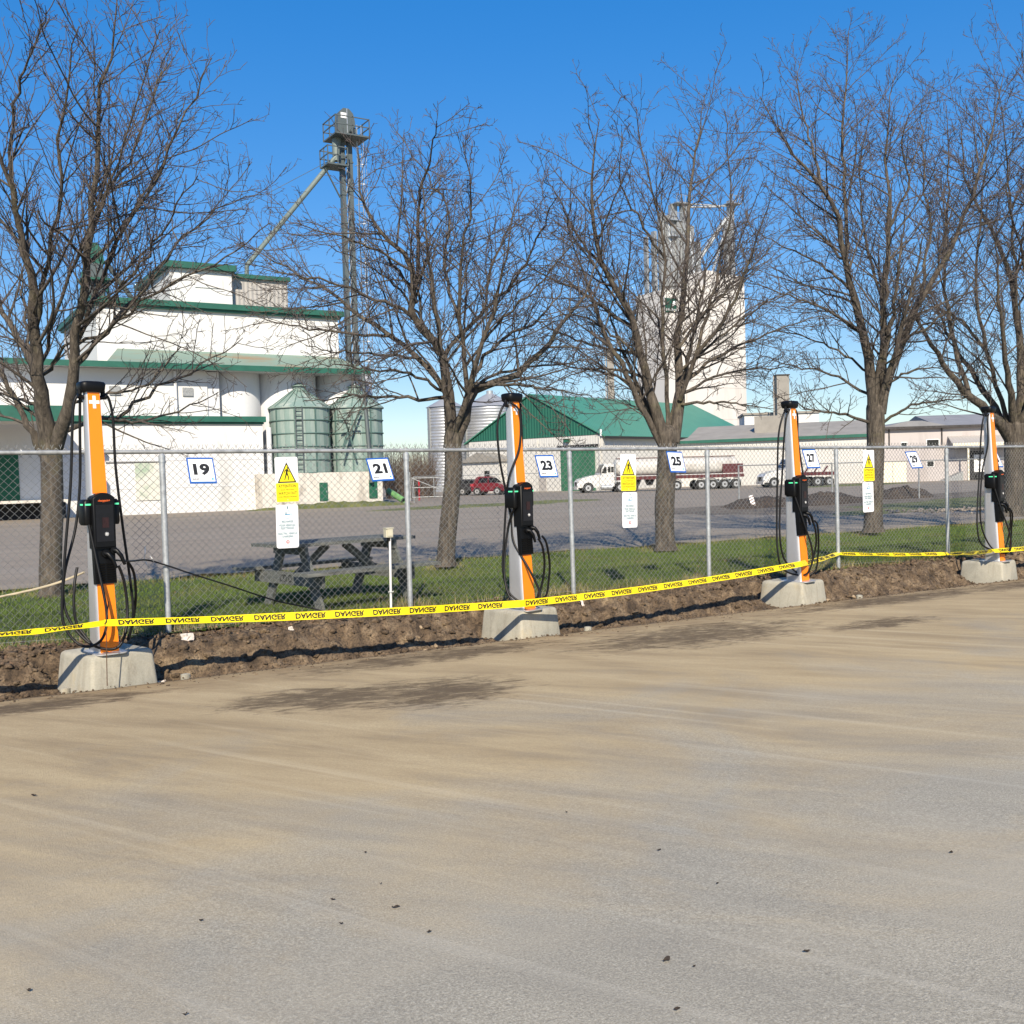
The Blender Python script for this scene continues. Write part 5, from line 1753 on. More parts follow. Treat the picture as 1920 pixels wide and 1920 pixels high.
s_p0 = S(318, 530, 67.2); s_p1 = S(435, 540, 67.2); s_t1 = S(539, 540, 68.0)
bpart(mill, 'lower_block', MB().box(-12, s_low1, 62, 72, G0 - 0.2, zl1 - 0.02), M['white_wall'])
m_ = MB(); m_.box(S(116, 790, 61.7), s_low1 + 0.15, 61.72, 62.6, zl1 + 0.02, zl1 + 0.36)
m_.box(S(116, 790, 61.7), s_low1 + 0.05, 61.86, 62.4, zl1 - 0.10, zl1 + 0.0)
bpart(mill, 'lower_fascia', m_, M['green_fascia'])
bpart(mill, 'middle_block', MB().box(-12, s_mid1, 62.5, 72, zl1 + 0.34, zl2 - 0.02), M['white_wall'])
m_ = MB(); m_.box(s_mid1 + 0.02, s_mid1 + 0.75, 62.62, 72, zl1 + 0.34, zl2 - 0.05)
bpart(mill, 'pilaster', m_, M['silo_white'])
for nm, cx_, r_ in (('silo', (s_mid1 + s_low1) / 2 + 0.5, 1.75), ('silo', S(545, 800, 63.6), 2.0), ('silo', S(645, 800, 64.4), 2.0)):
    bpart(mill, nm, MB().cyl((cx_, 64.5, G0 - 0.2), (cx_, 64.5, zl2 + 0.1), r_, n=40, cap=False), M['silo_white'], smooth=40)
bpart(mill, 'back_wall', MB().box(s_low1 + 0.1, s_roof1 - 0.4, 64.9, 72, G0 - 0.2, zl2 + 0.2), M['white_wall'])
bpart(mill, 'downpipe', MB().cyl((s_low1 + 0.35, 61.9, G0), (s_low1 + 0.35, 61.9, zl1 - 0.3), 0.16, n=12), M['silo_white'], smooth=40)
# lean-to roof
sr0 = S(190, 660, 63)
m_ = MB()
m_.add([(sr0, 61.5, zl2 + 0.25), (s_roof1, 61.5, zl2 + 0.25), (s_roof1 - 0.9, 64.6, zr + 0.1), (sr0 + 1.2, 64.6, zr + 0.1),
        (sr0, 61.5, zl2 + 0.12), (s_roof1, 61.5, zl2 + 0.12), (s_roof1 - 0.9, 64.75, zr - 0.1), (sr0 + 1.2, 64.75, zr - 0.1)],
       [(0, 1, 2, 3), (4, 7, 6, 5), (0, 4, 5, 1), (1, 5, 6, 2), (3, 2, 6, 7), (0, 3, 7, 4)])
bpart(mill, 'lean_to_roof', m_, M['rusty_roof'])
m_ = MB(); m_.box(-14, s_roof1 + 0.1, 61.38, 61.52, zl2 - 0.06, zl2 + 0.27)
m_.box(-14, s_roof1, 61.52, 61.7, zl2 - 0.02, zl2 + 0.10)
bpart(mill, 'middle_fascia', m_, M['green_fascia'])
bpart(mill, 'soffit', MB().box(-14, s_roof1, 61.70, 64.4, zl2 + 0.0, zl2 + 0.08), M['white_wall'])
bpart(mill, 'left_roof', MB().box(-14, s_up0 - 0.05, 61.6, 73, zl2 + 0.10, zl2 + 0.28), M['rusty_roof'])
bpart(mill, 'upper_block', MB().box(s_up0, s_up1, 64.6, 77, zl2, zu), M['white_wall'])
m_ = MB(); m_.box(s_up0 - 0.35, s_up1 + 0.3, 64.2, 77.3, zu, zu + 0.34)
m_.box(s_up0 - 0.2, s_up1 + 0.15, 64.38, 77.1, zu - 0.16, zu - 0.002)
bpart(mill, 'upper_fascia', m_, M['green_fascia'])
bpart(mill, 'penthouse', MB().box(s_p0, s_p1, 67.2, 76, zu + 0.3, zp), M['white_wall'])
m_ = MB(); m_.box(s_p0 - 0.3, s_p1 + 0.25, 66.85, 76.3, zp, zp + 0.4)
bpart(mill, 'penthouse_fascia', m_, M['green_fascia'])
zt = Z(490, 525, 68)
bpart(mill, 'tan_penthouse', MB().box(s_p1 + 0.02, s_t1, 68.0, 76, zu + 0.3, zt), M['tan_siding'])
bpart(mill, 'tan_penthouse_fascia', MB().box(s_p1 + 0.26, s_t1 + 0.15, 67.75, 76.2, zt, zt + 0.26), M['green_fascia'])
a, b_ = S(470, 560, 68), S(500, 560, 68)
bpart(mill, 'hatch', MB().box(a, b_, 67.93, 68.02, zu + 0.35, zu + 1.5), M['tan_siding'])
a, b_ = S(366, 550, 67.2), S(418, 550, 67.2)
bpart(mill, 'wall_panel', MB().box(a, b_, 67.14, 67.22, Z(390, 540, 67.2), Z(390, 522, 67.2)), M['white_wall'])
for k, (z0_, z1_) in enumerate(((zr + 0.35, zu - 0.2),)):
    for q in range(1, 5):
        xx = lerp(s_up0, s_up1, q / 5)
        bpart(mill, 'wall_joint', MB().box(xx - 0.03, xx + 0.03, 64.575, 64.61, z0_, z1_), M['silo_white'])
for zz in (1.6, 3.2):
    bpart(mill, 'wall_joint', MB().box(S(130, 880, 62), s_low1 - 0.05, 61.975, 62.01, zz - 0.02, zz + 0.02), M['silo_white'])
for px_ in (215, 352):
    xx = S(px_, 740, 62.5)
    bpart(mill, 'wall_vent', MB().box(xx - 0.3, xx + 0.3, 62.40, 62.52, zl1 + 1.6, zl1 + 2.1), M['galv_dull'])
bpart(mill, 'downpipe', MB().cyl((S(330, 740, 62.3), 62.36, zl1 + 0.36), (S(330, 740, 62.3), 62.36, zl2 - 0.1), 0.09, n=10), M['silo_white'], smooth=40)
# faded loading door
a, b_ = S(254, 900, 62), S(309, 900, 62)
dz0, dz1 = Z(280, 938, 62), Z(280, 868, 62)
dr = bpart(mill, 'faded_door', MB().box(a, b_, 61.94, 62.02, dz0, dz1), M['faded_door'])
bpart(mill, 'door_head', MB().box(S(198, 866, 62), b_ + 0.1, 61.95, 62.01, dz1 + 0.02, dz1 + 0.07), M['chassis'], dr)
# wall lamp
m_ = MB(); a = pn(187, 848, 61.8)
m_.box(a.x - 0.25, a.x + 0.25, 61.5, 62.0, a.z - 0.1, a.z + 0.15)
bpart(mill, 'wall_lamp', m_, M['dark'])
# loading dock on the left
cs1 = S(117, 775, 57)
czb, czt = Z(60, 788, 57), Z(60, 764, 57)
m_ = MB(); m_.box(-12, cs1, 57.0, 61.70, czb + 0.05, czt)
bpart(mill, 'dock_canopy', m_, M['white_wall'])
m_ = MB(); m_.box(-12, cs1 + 0.1, 56.85, 57.0, czb - 0.05, czt + 0.1); m_.box(cs1, cs1 + 0.12, 57.0, 61.6, czb - 0.05, czt + 0.1)
bpart(mill, 'canopy_fascia', m_, M['green_fascia'])
pz = Z(60, 938, 61)
bpart(mill, 'dock_platform', MB().box(-12, S(128, 945, 60.2), 60.2, 61.98, pz - 0.14, pz), M['base_white'])
for xx in (-6, -1.5, 3.0, S(128, 945, 60.2) - 0.4):
    bpart(mill, 'platform_leg', MB().box(xx - 0.12, xx + 0.12, 60.3, 60.55, G0 - 0.1, pz - 0.14), M['base_white'])
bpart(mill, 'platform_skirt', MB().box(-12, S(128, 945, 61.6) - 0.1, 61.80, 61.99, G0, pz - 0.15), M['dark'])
a, b_ = S(-30, 900, 62), S(36, 900, 62)
dd = bpart(mill, 'dock_door', MB().box(a, b_, 61.93, 62.02, pz, Z(20, 850, 62)), M['green_door'])
# small elevator head on the mill roof
p0 = pn(178, 560, 70)
el = thing('roof_leg_head', 'small dark green elevator head on a frame above the mill roof behind the two-stemmed tree', 'elevator', (p0.x, 70.0, zu + 0.34))
for dx in (-0.8, 0.8):
    for dy in (-0.8, 0.8):
        MB().bar((dx, dy, 0), (dx * 0.7, dy * 0.7, 2.6), 0.14, 0.14).build('frame_post', M['green_fascia'], el)
MB().box(-0.85, 0.85, -0.85, 0.85, 1.9, 2.05).build('platform', M['green_fascia'], el)
MB().box(-0.5, 0.5, -0.4, 0.4, 0, 3.0).build('casing', M['leg_metal'], el)
MB().prism([(-0.6, 3.0), (0.6, 3.0), (0.5, 3.9), (0.2, 4.3), (-0.2, 4.3), (-0.5, 3.9)], -0.4, 0.4).build('head', M['green_fascia'], el)
MB().cyl((0.7, 0, 3.3), (3.0, 0.2, 0.0), 0.16, n=8).build('spout', M['leg_metal'], el)

# ================================================================== GREEN TANKS ON A PAINTED BASE
tb0, tb1 = S(491, 900, 60.6), S(717, 900, 60.6)
tz = Z(600, 886, 60.6)
base = thing('tank_plinth', 'stained white concrete plinth with two small green doors under the green tanks', 'plinth', (tb0, 60.6, 0.0))
bpart(base, 'wall', MB().box(tb0, tb1, 60.6, 64.3, -0.1, tz), M['base_white'])
for x0_, x1_, y0_, y1_ in ((599, 614, 905, 939), (692, 707, 900, 934)):
    d_ = bpart(base, 'door', MB().box(S(x0_, 920, 60.6), S(x1_, 920, 60.6), 60.53, 60.62, Z(x0_, y1_, 60.6), Z(x0_, y0_, 60.6)), M['green_door'])
    bpart(base, 'door_handle', MB().box(S(x1_, 920, 60.6) - 0.12, S(x1_, 920, 60.6) - 0.06, 60.50, 60.535, Z(x0_, y1_, 60.6) + 0.5, Z(x0_, y1_, 60.6) + 0.62), M['galv_dull'], d_)
def tank(px, r_, label):
    cxs = S(px, 830, 62.5)
    z1_ = Z(px, 766, 62.5)
    t = thing('grain_tank', label, 'tank', (cxs, 62.5, tz), 0, 'patinated green tanks on the plinth')
    hgt = z1_ - tz
    NS, NR = 18, 5
    rh = hgt / NR
    da = 2 * math.pi / NS
    sub = 3
    v = []
    for rr in (r_, r_ - 0.03):
        for zz in (0.012, rh - 0.012):
            for k in range(sub + 1):
                a = (k / sub - 0.5) * da * 0.985
                v.append((rr * math.sin(a), -rr * math.cos(a), zz))
    n1 = sub + 1
    f = []
    for k in range(sub):
        f.append((k, k + 1, n1 + k + 1, n1 + k))
    pan = MB().add(v, f + [(0, n1, 3 * n1, 2 * n1), (sub, 2 * n1 + sub, 3 * n1 + sub, n1 + sub)] + [(k, 2 * n1 + k, 2 * n1 + k + 1, k + 1) for k in range(sub)] + [(n1 + k, n1 + k + 1, 3 * n1 + k + 1, 3 * n1 + k) for k in range(sub)]).mesh('wall_panel', M['tank_green'], 30)
    for i in range(NS):
        for j in range(NR):
            place('wall_panel', pan, t, (0, 0, j * rh), (0, 0, i * da))
    MB().cyl((0, 0, 0.01), (0, 0, hgt - 0.01), r_ - 0.06, n=36).build('inner_shell', M['tank_rib'], t, smooth=40)
    rib = MB().box(-0.05, 0.05, -r_ - 0.035, -r_ + 0.02, 0, hgt).mesh('rib', M['tank_rib'])
    for i in range(0, NS, 2):
        place('rib', rib, t, (0, 0, 0), (0, 0, (i + 0.5) * da))
    for j in range(NR + 1):
        MB().tube([((r_ + 0.03) * math.cos(a), (r_ + 0.03) * math.sin(a), j * rh) for a in np.linspace(0, 2 * math.pi, 41)], 0.045, 5).build('hoop', M['tank_rib'], t)
    R = [[Vector((q * math.cos(a), q * math.sin(a), zz)) for a in np.linspace(0, 2 * math.pi, 36, endpoint=False)] for q, zz in ((r_ + 0.12, hgt - 0.05), (r_ + 0.12, hgt + 0.02), (0.42, hgt + 1.12), (0.40, hgt + 1.12))]
    rf = MB().loft(R).build('roof', M['tank_green'], t, smooth=25)
    m_ = MB()
    for k in range(18):
        a = 2 * math.pi * k / 18
        m_ = MB().bar(((r_ + 0.1) * math.cos(a), (r_ + 0.1) * math.sin(a), hgt + 0.03), (0.44 * math.cos(a), 0.44 * math.sin(a), hgt + 1.13), 0.05, 0.05)
        m_.build('roof_rib', M['tank_rib'], rf)
    MB().cyl((0, 0, hgt + 1.1), (0, 0, hgt + 1.38), 0.42, n=16).build('vent_collar', M['tank_green'], rf, smooth=40)
    MB().cyl((0, 0, hgt + 1.38), (0, 0, hgt + 1.62), 0.55, 0.08, n=16).build('vent_cap', M['tank_green'], rf, smooth=40)
    return t, hgt, r_
t1, h1, r1 = tank(564, 1.86, 'patinated green panelled tank with a ladder, between white silo and leg tower')
a = math.radians(-112)
ld = MB()
lx, ly = (r1 + 0.14) * math.cos(a), (r1 + 0.14) * math.sin(a)
tx, ty = -math.sin(a), math.cos(a)
for q in (-0.2, 0.2):
    MB().bar((lx + tx * q, ly + ty * q, 0.0), (lx + tx * q, ly + ty * q, h1), 0.05, 0.05).build('ladder_rail', M['leg_metal'], t1)
for k in range(13):
    z_ = 0.3 + k * 0.3
    MB().bar((lx + tx * -0.2, ly + ty * -0.2, z_), (lx + tx * 0.2, ly + ty * 0.2, z_), 0.045, 0.045).build('ladder_rung', M['leg_metal'], t1)
tank(668, 1.74, 'patinated green panelled tank behind the leaning spout, at the end of the plinth')
# leaning spout with its bracing, in front of the tanks
sp = thing('leaning_spout', 'dark steel spout leaning down in front of the green tanks', 'spout', tuple(pn(697, 905, 60.3)))
a, b_ = pn(680, 700, 61.0), pn(697, 905, 60.3)
bpart(sp, 'pipe', MB().cyl(a, b_, 0.13, n=10), M['leg_metal'], smooth=40)
for (p, q) in (((676, 770), (640, 850)), ((640, 850), (655, 800)), ((648, 790), (668, 860)), ((634, 790), (674, 800))):
    bpart(sp, 'brace', MB().bar(pn(p[0], p[1], 60.45), pn(q[0], q[1], 60.45), 0.09, 0.09), M['tank_rib'])
a = pn(728, 915, 66); b_ = pn(757, 935, 64)
gt = MB().cyl((a.x, a.y, 0.9), (b_.x, b_.y, 0.22), 0.22, n=12, cap=False).build('green_chute', simple('pale_green_plastic', (0.16, 0.34, 0.12), 0.5), smooth=40)
tag(gt, 'pale green tube chute lying on the ground beside the tank plinth', 'chute')

# ================================================================== ELEVATOR LEG TOWER
lx0 = S(660, 640, 65.2)
lt = thing('elevator_leg', 'tall grey green grain elevator leg with railed platforms and a long slanting spout', 'elevator tower', (lx0, 65.2, 0.0))
ztop = Z(650, 262, 65.2)          # platform
def LT(name, mb, mat, parent=None, smooth=None): return mb.build(name, mat, parent or lt, smooth=smooth)
LT('casing', MB().box(-0.42, -0.14, -0.2, 0.2, 0.0, ztop + 0.2), M['leg_metal'])
LT('casing', MB().box(0.12, 0.40, -0.2, 0.2, 0.0, ztop + 0.2), M['leg_metal'])
for k in range(12):
    z_ = 2.0 + k * (ztop - 2) / 12
    LT('casing_band', MB().box(-0.46, -0.10, -0.24, 0.24, z_, z_ + 0.10), M['leg_metal'])
    LT('casing_band', MB().box(0.08, 0.44, -0.24, 0.24, z_ + 0.3, z_ + 0.40), M['leg_metal'])
for k in range(20):
    z_ = 2.5 + k * (ztop - 3) / 20
    h_ = (ztop - 3) / 20
    LT('lattice_bar', MB().bar((-0.14, -0.16, z_), (0.12, -0.16, z_ + h_), 0.05, 0.05), M['galv_dull'])
# caged ladder
for q in (0.72, 1.02):
    LT('ladder_rail', MB().bar((q, -0.32, 2.5), (q, -0.32, ztop + 1.0), 0.05, 0.05), M['galv'])
for k in range(56):
    z_ = 2.8 + k * (ztop - 3) / 56
    LT('ladder_rung', MB().bar((0.72, -0.32, z_), (1.02, -0.32, z_), 0.035, 0.035), M['galv'])
for k in range(15):
    z_ = 4.5 + k * (ztop - 5) / 15
    LT('cage_hoop', MB().tube([(0.87 + 0.38 * math.cos(a), -0.36 - 0.62 * math.sin(a), z_) for a in np.linspace(0, math.pi, 9)], 0.025, 4), M['galv'])
for a in (0.5, 1.57, 2.64):
    LT('cage_strap', MB().bar((0.87 + 0.38 * math.cos(a), -0.36 - 0.62 * math.sin(a), 4.5), (0.87 + 0.38 * math.cos(a), -0.36 - 0.62 * math.sin(a), ztop - 0.2), 0.03, 0.03), M['galv'])
# top platform
def railed(cx_, cy_, z_, wx, wy, name='platform'):
    p = LT(name, MB().box(cx_ - wx, cx_ + wx, cy_ - wy, cy_ + wy, z_ - 0.10, z_), M['leg_metal'])
    for h in (0.55, 1.1):
        for (a, b) in (((-wx, -wy), (wx, -wy)), ((wx, -wy), (wx, wy)), ((wx, wy), (-wx, wy)), ((-wx, wy), (-wx, -wy))):
            LT('rail', MB().bar((cx_ + a[0], cy_ + a[1], z_ + h), (cx_ + b[0], cy_ + b[1], z_ + h), 0.06, 0.06), M['leg_metal'], p)
    for (a, b) in ((-wx, -wy), (wx, -wy), (wx, wy), (-wx, wy), (0, -wy), (wx, 0), (-wx, 0)):
        LT('rail_post', MB().bar((cx_ + a, cy_ + b, z_ - 0.1), (cx_ + a, cy_ + b, z_ + 1.13), 0.06, 0.06), M['leg_metal'], p)
    return p
railed(0.0, -0.2, ztop, 1.2, 1.1)
railed(-0.95, -0.2, Z(640, 315, 65.2), 0.7, 0.7)
zh = ztop
hz = Z(648, 206, 65.2) - zh
LT('head', MB().prism([(-0.62, zh), (0.62, zh), (0.62, zh + hz * 0.6), (0.5, zh + hz * 0.85), (0.2, zh + hz), (-0.2, zh + hz), (-0.5, zh + hz * 0.85), (-0.62, zh + hz * 0.6)], -0.3, 0.3), M['leg_metal'])
LT('head_seam', MB().box(0.02, 0.07, -0.33, 0.33, zh + 0.1, zh + hz - 0.02), M['galv'])
LT('head_plate', MB().box(-0.40, 0.0, -0.32, -0.302, zh + hz * 0.66, zh + hz * 0.84), M['white'])
LT('drive_motor', MB().cyl((0.35, -0.7, zh + 0.45), (0.35, -0.31, zh + 0.45), 0.2, n=12), M['leg_metal'], smooth=40)
LT('distributor', MB().cyl((-0.7, -0.15, zh - 0.1), (-0.8, -0.2, zh - 1.6), 0.32, 0.22, n=10), M['spout'], smooth=40)
e = pn(463, 497, 69)
a = pn(625, 300, 65.0)
LT('spout', MB().tube([(-0.7, -0.3, zh - 1.2), tuple(Vector((a.x, a.y, a.z)) - Vector(lt.location)), tuple(Vector((e.x, e.y, e.z)) - Vector(lt.location)), tuple(Vector((e.x - 0.05, e.y, e.z - 0.9)) - Vector(lt.location))], 0.17, 10), M['spout'], smooth=40)
b_ = pn(430, 395, 75)
LT('guy_wire', MB().cyl((-0.6, 0, Z(610, 290, 65.2)), (S(300, 470, 75) - lx0, 9.5, Z(300, 470, 75)), 0.02, n=4), M['leg_metal'])
LT('knee_brace', MB().bar((-1.6, -0.2, Z(640, 315, 65.2) - 0.2), (-0.5, 0, Z(640, 315, 65.2) - 2.0), 0.08, 0.08), M['leg_metal'])

# ================================================================== STEEL BINS
for px, d, r_, yb, lab in ((838, 118, 2.1, 752, 'galvanised steel bin behind the trunk of the spreading tree'), (922, 122, 3.4, 752, 'wide galvanised steel bin behind the cream barn gable')):
    u, v = ray(px, 870)
    p = (RV * u + FV) * d
    ze = at(px, yb + 12, d).z
    t = thing('steel_bin', lab, 'grain bin', (p.x, p.y, 0.0), 0, 'galvanised bins beside the barn')
    for k in range(8):
        z0_, z1_ = ze * k / 8, ze * (k + 1) / 8
        MB().cyl((0, 0, z0_ + 0.02), (0, 0, z1_ - 0.02), r_, n=48, cap=False).build('wall_ring', M['bin_steel'], t, smooth=40)
        MB().cyl((0, 0, z1_ - 0.05), (0, 0, z1_ + 0.05), r_ + 0.02, n=48).build('ring_seam', M['galv_dull'], t, smooth=40)
    MB().cyl((0, 0, ze), (0, 0, ze + r_ * 0.48), r_ + 0.15, 0.4, n=48).build('roof', M['bin_roof'], t, smooth=25)
    MB().cyl((0, 0, ze + r_ * 0.48), (0, 0, ze + r_ * 0.48 + 0.35), 0.4, n=16).build('cap', M['galv'], t, smooth=40)
    MB().box(-r_ - 0.12, -r_ + 0.05, -0.25, 0.25, 0, ze).build('ladder', M['galv_dull'], t)

# ================================================================== GREEN-ROOFED BARN
def frame_thing(name, label, cat, d0, x0, ang, z=0.0, group=None):
    """root at depth d0 and pixel column x0; local x runs ang degrees (0 = across the view, + = receding to the right)"""
    u, v = ray(x0, 893)
    p = (RV * u + FV) * d0
    rot = math.radians(ang) - YAW
    return thing(name, label, cat, (p.x, p.y, z), rot, group)
barn = frame_thing('green_roofed_barn', 'cream metal barn with a broad green metal roof and green gable behind the trucks', 'barn', 98, 1131, 49)
BL, BW, BE, BR = 31.0, 17.5, 5.45, 9.75
MB().box(0, BL, 0, 0.25, -0.2, BE).build('front_wall', M['barn_wall_x'], barn)
MB().box(0, BL, BW - 0.25, BW, -0.2, BE).build('back_wall', M['barn_wall_x'], barn)
MB().box(0, 0.25, 0.25, BW - 0.25, -0.2, BE).build('gable_wall', M['barn_wall'], barn)
MB().box(BL - 0.25, BL, 0.25, BW - 0.25, -0.2, BE).build('end_wall', M['barn_wall'], barn)
for xx, nm in ((-0.06, 'gable'), (BL - 0.1, 'far_gable')):
    MB().add([(xx, -0.1, BE), (xx, BW + 0.1, BE), (xx, BW / 2, BR), (xx + 0.16, -0.1, BE), (xx + 0.16, BW + 0.1, BE), (xx + 0.16, BW / 2, BR)],
             [(0, 1, 2), (3, 5, 4), (0, 3, 4, 1), (1, 4, 5, 2), (2, 5, 3, 0)]).build(nm, M['barn_gable'], barn)
for sg, y0_, y1_ in ((0, -0.5, BW / 2), (1, BW + 0.5, BW / 2)):
    zb = BE - 0.28
    MB().add([(-0.25, y0_, zb), (BL + 0.25, y0_, zb), (BL + 0.25, y1_, BR + 0.06), (-0.25, y1_, BR + 0.06),
              (-0.25, y0_, zb + 0.12), (BL + 0.25, y0_, zb + 0.12), (BL + 0.25, y1_, BR + 0.18), (-0.25, y1_, BR + 0.18)],
             [(0, 3, 2, 1), (4, 5, 6, 7), (0, 1, 5, 4), (1, 2, 6, 5), (2, 3, 7, 6), (3, 0, 4, 7)]).build('roof_slope', M['barn_roof'], barn)
MB().box(-0.25, BL + 0.25, -0.62, -0.5, BE - 0.42, BE - 0.2).build('gutter', M['dark'], barn)
MB().box(-0.16, 0.02, 0.9, 5.0, -0.1, 4.3).build('sliding_door', M['barn_door'], barn)
MB().box(-0.20, 0.02, 0.5, 5.4, 4.3, 4.55).build('door_track', M['dark'], barn)
MB().box(-0.30, 0.0, 3.9, 4.5, 4.85, 5.2).build('sign_plate', M['green_door'], barn)
for yy in (0.25, 8.0):
    MB().cyl((-0.12, yy, 0), (-0.12, yy, BE - 0.2), 0.07, n=8).build('downpipe', M['barn_wall'], barn)
MB().box(-0.10, 0.02, 7.0, 7.9, 0, 2.1).build('side_door', M['tan_siding'], barn)
MB().cyl((-0.2, 0.0, 5.3), (-0.2, 0.0, 5.9), 0.10, n=8).build('corner_lamp', M['white'], barn)
# low cream annex beside it
ax = frame_thing('cream_annex', 'low cream building attached left of the barn behind the red car', 'building', 107, 868, -43)
MB().box(0, 5.2, 0, 6, -0.2, 3.2).build('wall', M['barn_wall_x'], ax)
MB().prism([(-0.3, 3.2), (5.4, 3.2), (5.4, 3.45), (2.4, 4.2)], -0.3, 6.3).build('roof', M['brown_roof'], ax)
MB().box(3.2, 3.9, -0.06, 0.02, 1.6, 2.3).build('window', M['black_glass'], ax)

# ================================================================== CREAM TOWER
tw = frame_thing('cream_mill_tower', 'very tall cream concrete mill tower with a green emblem behind the barn roof', 'tower', 150, 1292, 30)
def zat(y, d, x=1292): return at(x, y, d).z
TX1 = 11.5
H1_, H2_ = zat(548, 152), zat(508, 152)
MB().box(-3.6, 0.0, 0.3, 7, -0.2, H1_).build('left_block', M['tower'], tw)
m_ = MB().prism([(0.02, -0.2), (TX1, -0.2), (TX1, H2_ - 0.5), (TX1 * 0.35, H2_ + 0.1), (TX1 * 0.35 - 0.05, H1_ + 0.9), (0.02, H1_ + 0.6)], 0.0, 7)
m_.build('right_block', M['tower'], tw)
for k in range(1, 6):
    MB().box(0.0, TX1 + 0.03, -0.04, 0.02, H1_ * k / 6 - 0.05, H1_ * k / 6 + 0.05).build('pour_line', M['tower'], tw)
ep = MB().box(-3.5, -1.5, 0.18, 0.32, zat(592, 152, 1245), zat(566, 152, 1245)).build('green_emblem', M['logo_green'], tw)
zc = zat(592, 152, 1245)
m_ = MB()
m_.add([(-2.3, 0.165, zc + 0.9), (-1.6, 0.165, zc + 1.1), (-1.7, 0.165, zc + 1.7), (-2.1, 0.165, zc + 1.6)], [(0, 1, 2, 3)])
m_.build('leaf_mark', M['white'], ep)
put_txt('agriculture', 0.55, M['white'], ep, -2.5, 0.16, zc + 0.35, 0.02, 1.9)
# elevator legs and catwalks on the tower top
tl = frame_thing('tower_legs', 'cluster of grey steel elevator legs, spouts and catwalks above the cream tower', 'elevator', 155, 1292, 30)
def pl(x, y): 
    q = at(x, y, 155) - Vector(tl.location)
    return Matrix.Rotation(-tl.rotation_euler.z, 4, 'Z') @ q
for (x, y0_, y1_, w_) in ((1255, 560, 395, 0.9), (1277, 560, 380, 1.1), (1297, 545, 375, 1.0), (1385, 530, 372, 0.8), (1240, 550, 430, 0.5), (1225, 560, 440, 0.35), (1266, 550, 400, 0.7), (1287, 545, 410, 1.2), (1310, 540, 420, 0.6), (1376, 530, 410, 0.5), (1322, 530, 450, 0.5)):
    a, b2 = pl(x, y0_), pl(x, y1_)
    MB().box(-w_ / 2, w_ / 2, -0.4, 0.4, 0, b2.z - a.z).build('leg_casing', M['galv_dull'], tl, (a.x, a.y + 1.5, a.z))
for (x, y, w_) in ((1277, 410, 3.0), (1290, 378, 3.2), (1385, 378, 2.4), (1277, 440, 2.5)):
    a = pl(x, y)
    p_ = MB().box(-w_ / 2, w_ / 2, -0.9, 0.9, -0.12, 0).build('catwalk', M['galv'], tl, (a.x, a.y + 1.5, a.z))
    for q in np.linspace(-w_ / 2, w_ / 2, 5):
        MB().box(q - 0.04, q + 0.04, -0.9, -0.82, 0, 1.1).build('rail_post', M['galv'], p_)
    MB().box(-w_ / 2, w_ / 2, -0.9, -0.84, 1.05, 1.12).build('rail', M['galv'], p_)
for (x0_, y0_, x1_, y1_, r_) in ((1372, 405, 1310, 500, 0.35), (1378, 400, 1345, 510, 0.22), (1262, 410, 1272, 520, 0.25), (1300, 410, 1312, 520, 0.25), (1290, 378, 1385, 384, 0.12), (1300, 385, 1360, 384, 0.15)):
    MB().cyl(pl(x0_, y0_), pl(x1_, y1_), r_, n=8).build('spout', M['galv'], tl, (0, 1.2, 0), smooth=40)
# slim dark stacks near it
for px, y0_, y1_, w_, d, lab in ((1148, 660, 760, 0.9, 140, 'slim dark ventilation stack behind the barn ridge'), (1468, 705, 800, 1.5, 125, 'short dark square stack with a pale pipe behind the cream shed roof')):
    a, b2 = at(px, y1_ + 80, d), at(px, y0_, d)
    st = thing('roof_stack', lab, 'stack', (a.x, a.y, 0), -YAW)
    MB().box(-w_ / 2, w_ / 2, -w_ / 2, w_ / 2, 0, b2.z).build('casing', M['brown_roof'], st)
    MB().box(-w_ / 2 - 0.08, w_ / 2 + 0.08, -w_ / 2 - 0.08, w_ / 2 + 0.08, b2.z, b2.z + 0.15).build('cap', M['chassis'], st)
    MB().cyl((-w_ / 2 - 0.2, 0, 0), (-w_ / 2 - 0.2, 0, b2.z), 0.08, n=8).build('pipe', M['tan_siding'], st)

# ================================================================== LOW BUILDINGS ON THE RIGHT
sh = frame_thing('cream_shed', 'long low cream shed with a green fascia and brown roof right of the barn', 'shed', 100, 1642, -22)
MB().box(-25, 0, 0, 9, -0.2, 4.55).build('wall', M['barn_wall_x'], sh)
MB().box(-25.2, 0.1, -0.35, 0.0, 4.55, 4.85).build('fascia', M['green_fascia'], sh)
MB().add([(-25, -0.3, 4.86), (0.1, -0.3, 4.86), (0.1, 9, 6.6), (-25, 9, 6.6), (-25, 9, 4.5), (0.1, 9, 4.5), (-25, -0.3, 4.84), (0.1, -0.3, 4.84)], [(0, 1, 2, 3), (3, 2, 5, 4), (1, 7, 5, 2), (0, 3, 4, 6), (6, 4, 5, 7), (0, 6, 7, 1)]).build('roof', M['brown_roof'], sh)
MB().cyl((-8, -0.1, 0), (-8, -0.1, 4.5), 0.06, n=8).build('downpipe', M['galv_dull'], sh)
MB().box(-12, -9, 3, 5, 5.2, 7.2).build('roof_vent', M['brown_roof'], sh)
wb = frame_thing('white_annex', 'white building block with a flat roof behind the cream shed beside the tower', 'building', 128, 1398, -8)
MB().box(0, 9.0, 0, 8, -0.2, at(1420, 778, 128).z).build('wall', M['white_wall'], wb)
MB().box(-0.2, 9.2, -0.2, 8.2, at(1420, 778, 128).z, at(1420, 778, 128).z + 0.25).build('roof_edge', M['brown_roof'], wb)
